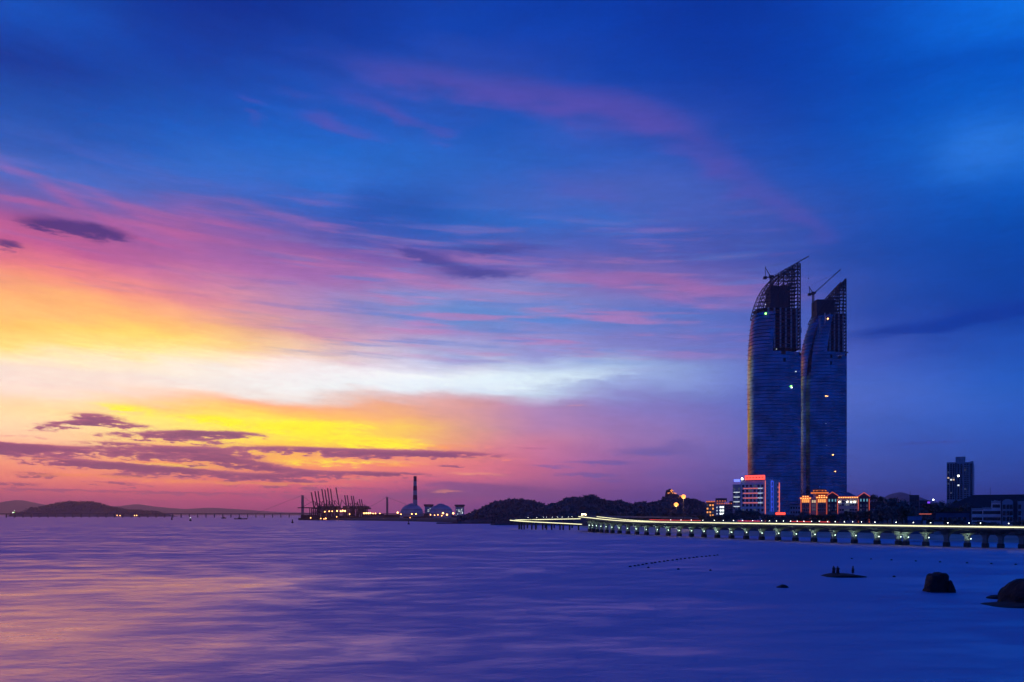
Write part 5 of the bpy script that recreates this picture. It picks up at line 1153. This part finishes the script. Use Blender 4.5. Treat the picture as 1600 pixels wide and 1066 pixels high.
for u, v, h, lab in ((457, 817.5, 5.5, 'dark channel buoy left of the container cranes'), (638.5, 819.5, 5.5, 'dark channel buoy below the striped chimney'), (268.5, 812.3, 4.5, 'small dark buoy right of the island'), (297.5, 814.2, 5.5, 'dark channel buoy with a pale top near the far bridge')):
    Yb_ = dist(v); px = Yb_ / F; t = thing('channel_buoy', lab, 'buoy', (gx(u, Yb_), Yb_, 0)); H_ = h * px
    m = MB(); m.lathe([(.3*H_, -.3), (.32*H_, .12*H_), (.3*H_, .3*H_), (.1*H_, .36*H_)], 12); m.build('float', 'buoy_dark', t)
    m = MB()
    for k in range(4): m.beam((.2*H_*math.cos(k*PI/2), .2*H_*math.sin(k*PI/2), .3*H_), (.07*H_*math.cos(k*PI/2), .07*H_*math.sin(k*PI/2), .85*H_), .07*H_)
    m.build('tower', 'buoy_dark', t); m = MB(); m.lathe([(.03*H_, .8*H_), (.16*H_, .84*H_), (.16*H_, 1.0*H_), (.03*H_, 1.05*H_)], 8); m.build('topmark', 'buoy_dark' if u != 297.5 else 'win_white', t)
# breakwater below the domes
bw = MB(); Yw = dist(818.6); rr_ = random.Random(2)
for i in range(60):
    x = gx(684, Yw) + (gx(782, Yw) - gx(684, Yw)) * i / 59; s_ = rr_.uniform(1.0, 1.9); bw.rings([[(x + s_*1.2*w*math.cos(2*PI*j/7 + i), Yw + 6 + s_*w*math.sin(2*PI*j/7 + i), z) for j in range(7)] for w, z in ((1.2, -1), (1.1, .4), (.6, .4 + s_*.5))])
tag(bw.build('breakwater', 'rock'), 'low dark breakwater of rocks before the small headland', 'breakwater')
# swimming-area float line and loose floats
fm = MB(); fm.ball((0,0,.06), .25, 10, .75); fme = None
fl_pts = [(985 + 137 * k / 21 + rng.uniform(-1.2, 1.2), 886 - 18 * (k / 21) - 1.6 * math.sin(PI * k / 21)) for k in range(22)]
for i, (u, v) in enumerate(fl_pts):
    Yf = dist(v); 
    if fme is None: o = fm.build('float', 'buoy_dark'); fme = o.data
    else: o = link('float', fme)
    o.location = (gx(u, Yf), Yf, 0); o.scale = (1.25, 1, 1); tag(o, f'{nth(i)} of the small dark floats in the slanting float line', 'float', 'floats of the slanting line')
for i, (u, v) in enumerate(ordered(((1013,887.5),(1060,890),(1110,891.8),(1331,873.5),(1361,874.2),(1393,875.5),(1431,877.3),(1469,878.7),(1511,880.3),(1549,881.5),(1587,882.6),(1397,901.8)))):
    Yf = dist(v); o = link('float', fme, None, (gx(u, Yf), Yf, 0)); tag(o, f'{nth(i)} of the loose dark floats away from the slanting line', 'float', 'loose floats')

# ------------------------------------------------------------------ rocks in the shallows
def boulder(name, label, u0, u1, vt, vw, seed, prof, dy=0, rough=.22, boxy=4.0, lean=0.0):
    """granite boulder: rounded block cut by joint planes; prof is its outline height from left (-1) to right (1)"""
    Yr = dist(vw) + dy; px = Yr / F; w = (u1 - u0) * px; h = hz(vt, Yr); rng = random.Random(seed); sink = min(.6, h * .5)
    bm = bmesh.new(); bmesh.ops.create_icosphere(bm, subdivisions=5, radius=1.0)
    planes = [(Vector((rng.gauss(0,1), rng.gauss(0,1), rng.gauss(0,.35))).normalized(), rng.uniform(1.1, 1.4)) for _ in range(9)]
    for v in bm.verts:
        p = v.co.copy(); q = (abs(p.x)**boxy + abs(p.y)**boxy + abs(p.z)**boxy) ** (1 / boxy); p /= q
        for n, d in planes:
            k = p.dot(n) - d
            if k > 0: p -= n * k * .92
        p += p.normalized() * rough * (.5 * mnoise.noise(p * 1.3 + Vector((seed, 0, 0))) + .3 * mnoise.noise(p * 3.5 + Vector((0, seed, 0))) + .16 * mnoise.noise(p * 9) + .08 * mnoise.noise(p * 21))
        x, y, z = p; f = curve(prof, x); v.co = (x + lean * max(z, 0), y, (z + .15) * f if z > -.15 else z + .15)
    zm = max(v.co.z for v in bm.verts); x0 = min(v.co.x for v in bm.verts); x1 = max(v.co.x for v in bm.verts)
    for v in bm.verts: v.co = ((v.co.x - (x0 + x1) / 2) * w / (x1 - x0), v.co.y * w * .42, v.co.z / zm * h if v.co.z > 0 else v.co.z * sink)
    me = bpy.data.meshes.new(name); bm.to_mesh(me); bm.free(); me.materials.append(M['rock'])
    return tag(link(name, me, None, (gx((u0+u1)/2, Yr), Yr, 0)), label, 'rock')
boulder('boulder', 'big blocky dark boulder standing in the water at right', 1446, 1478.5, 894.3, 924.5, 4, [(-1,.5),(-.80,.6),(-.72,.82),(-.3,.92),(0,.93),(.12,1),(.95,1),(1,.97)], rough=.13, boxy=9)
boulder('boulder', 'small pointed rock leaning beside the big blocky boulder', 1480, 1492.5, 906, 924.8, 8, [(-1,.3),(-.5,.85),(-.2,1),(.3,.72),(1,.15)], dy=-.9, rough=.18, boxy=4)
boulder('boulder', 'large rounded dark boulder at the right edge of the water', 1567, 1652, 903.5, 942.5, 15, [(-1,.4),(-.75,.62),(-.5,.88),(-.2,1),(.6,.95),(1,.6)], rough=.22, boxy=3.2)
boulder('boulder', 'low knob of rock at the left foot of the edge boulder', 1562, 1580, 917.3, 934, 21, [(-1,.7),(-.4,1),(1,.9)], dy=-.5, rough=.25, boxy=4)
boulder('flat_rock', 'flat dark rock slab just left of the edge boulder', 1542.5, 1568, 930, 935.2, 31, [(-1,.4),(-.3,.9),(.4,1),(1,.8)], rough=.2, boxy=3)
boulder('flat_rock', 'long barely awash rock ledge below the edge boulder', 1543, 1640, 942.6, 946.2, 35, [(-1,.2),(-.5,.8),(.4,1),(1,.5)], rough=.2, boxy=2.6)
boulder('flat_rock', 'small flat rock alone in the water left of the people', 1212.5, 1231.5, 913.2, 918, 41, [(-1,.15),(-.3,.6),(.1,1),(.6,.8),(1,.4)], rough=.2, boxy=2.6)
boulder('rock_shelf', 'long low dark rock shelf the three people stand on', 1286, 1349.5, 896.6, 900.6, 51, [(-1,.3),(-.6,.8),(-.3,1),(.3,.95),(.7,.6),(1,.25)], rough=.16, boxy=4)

# ------------------------------------------------------------------ three people wading on the rock shelf
def person(label, u, Yp, zf, hgt, face, arm, cloth, lean=0.0):
    t = thing('person', label, 'person', (gx(u, Yp), Yp, zf), face); k = hgt / 1.72
    bm_v = []; ed = []; rad = []
    def v(x, y, z, r): bm_v.append((x*k, y*k, z*k)); rad.append(r*k); return len(bm_v) - 1
    pel = v(0, 0, .95, .14); waist = v(lean*.4, -.01, 1.1, .125); chest = v(lean, -.02, 1.32, .15); neck = v(lean*1.1, -.02, 1.47, .055); hd0 = v(lean*1.2, -.04, 1.56, .085); hd1 = v(lean*1.25, -.03, 1.66, .08)
    ed += [(pel, waist), (waist, chest), (chest, neck), (neck, hd0), (hd0, hd1)]
    for s_ in (-1, 1):
        hip_ = v(s_*.09, 0, .88, .10); kn = v(s_*.11, -.03, .48, .065); an = v(s_*.12, .01, .09, .042); to = v(s_*.13, -.13, .03, .035); ed += [(pel, hip_), (hip_, kn), (kn, an), (an, to)]
        sh_ = v(lean + s_*.19, -.02, 1.38, .065); el_ = v(lean + s_*(.25 + arm*.06), .0 - arm*.08, 1.10, .045); wr = v(lean + s_*(.22), -.06 - arm*.2, .88 + arm*.25, .032); ha = v(lean + s_*.21, -.09 - arm*.24, .80 + arm*.28, .028); ed += [(chest, sh_), (sh_, el_), (el_, wr), (wr, ha)]
        for f in range(3): q = v(lean + s_*(.195 + .014*f), -.11 - arm*.28, .73 + arm*.30 + .01*f, .010); ed.append((ha, q))
        q = v(lean + s_*.185, -.12 - arm*.24, .80 + arm*.28, .010); ed.append((ha, q))
    me = bpy.data.meshes.new('body'); me.from_pydata(bm_v, ed, []); o = link('body', me, t)
    sk = o.modifiers.new('skin', 'SKIN'); me.skin_vertices[0].data[pel].use_root = True
    for i, r in enumerate(rad): me.skin_vertices[0].data[i].radius = (r, r)
    ss = o.modifiers.new('subdivision', 'SUBSURF'); ss.levels = 2; ss.render_levels = 2
    me.materials.append(M['skin'])
    m = MB(); m.rings([[(lean*.5*w_ + a_*k*math.cos(2*PI*i/14), -.01*k + b_*k*math.sin(2*PI*i/14), z*k) for i in range(14)] for a_, b_, z, w_ in ((.24, .19, .34, 0), (.24, .19, .62, 0), (.22, .175, .92, .2), (.165, .14, 1.1, 1), (.205, .16, 1.3, 2), (.215, .13, 1.40, 2), (.09, .09, 1.47, 2))]); m.build('clothes', cloth, t, smooth=True)
    t.scale = (1.3, 1.3, 1.0)
    m = MB(); m.ball((lean*1.22*k, -.02*k, 1.64*k), .105*k, 12, 1.05); m.build('hair', 'hair', t, smooth=True)
    return t
Yp = dist(900.6) + .2
person('leftmost standing person in dark clothes on the rock shelf', 1302.5, Yp, .22, 1.45, .3, .3, 'cloth_dark')
person('person standing close beside the leftmost one, arms bent', 1309, Yp - .3, .22, 1.42, -.4, .9, 'cloth_red')
person('person standing alone at the right of the rock shelf, leaning', 1332.5, Yp, .24, 1.42, 1.2, .7, 'cloth_dark', .06)

# ------------------------------------------------------------------ evening haze over the bay
hzb = MB(); hzb.box(-11900, 11900, -200, 12400, -3.5, 335)
hm = bpy.data.materials.new('haze_air'); hm.use_nodes = True; hn = hm.node_tree.nodes; hn.clear()
pv_ = hn.new('ShaderNodeVolumePrincipled'); ho_ = hn.new('ShaderNodeOutputMaterial'); hm.node_tree.links.new(pv_.outputs[0], ho_.inputs['Volume'])
pv_.inputs['Color'].default_value = (1.0, .64, .88, 1); pv_.inputs['Density'].default_value = HAZE; pv_.inputs['Anisotropy'].default_value = .8
M['haze_air'] = hm
hzo = hzb.build('haze', 'haze_air'); hzo['kind'] = 'stuff'; hzo['label'] = 'thin evening haze over the bay'
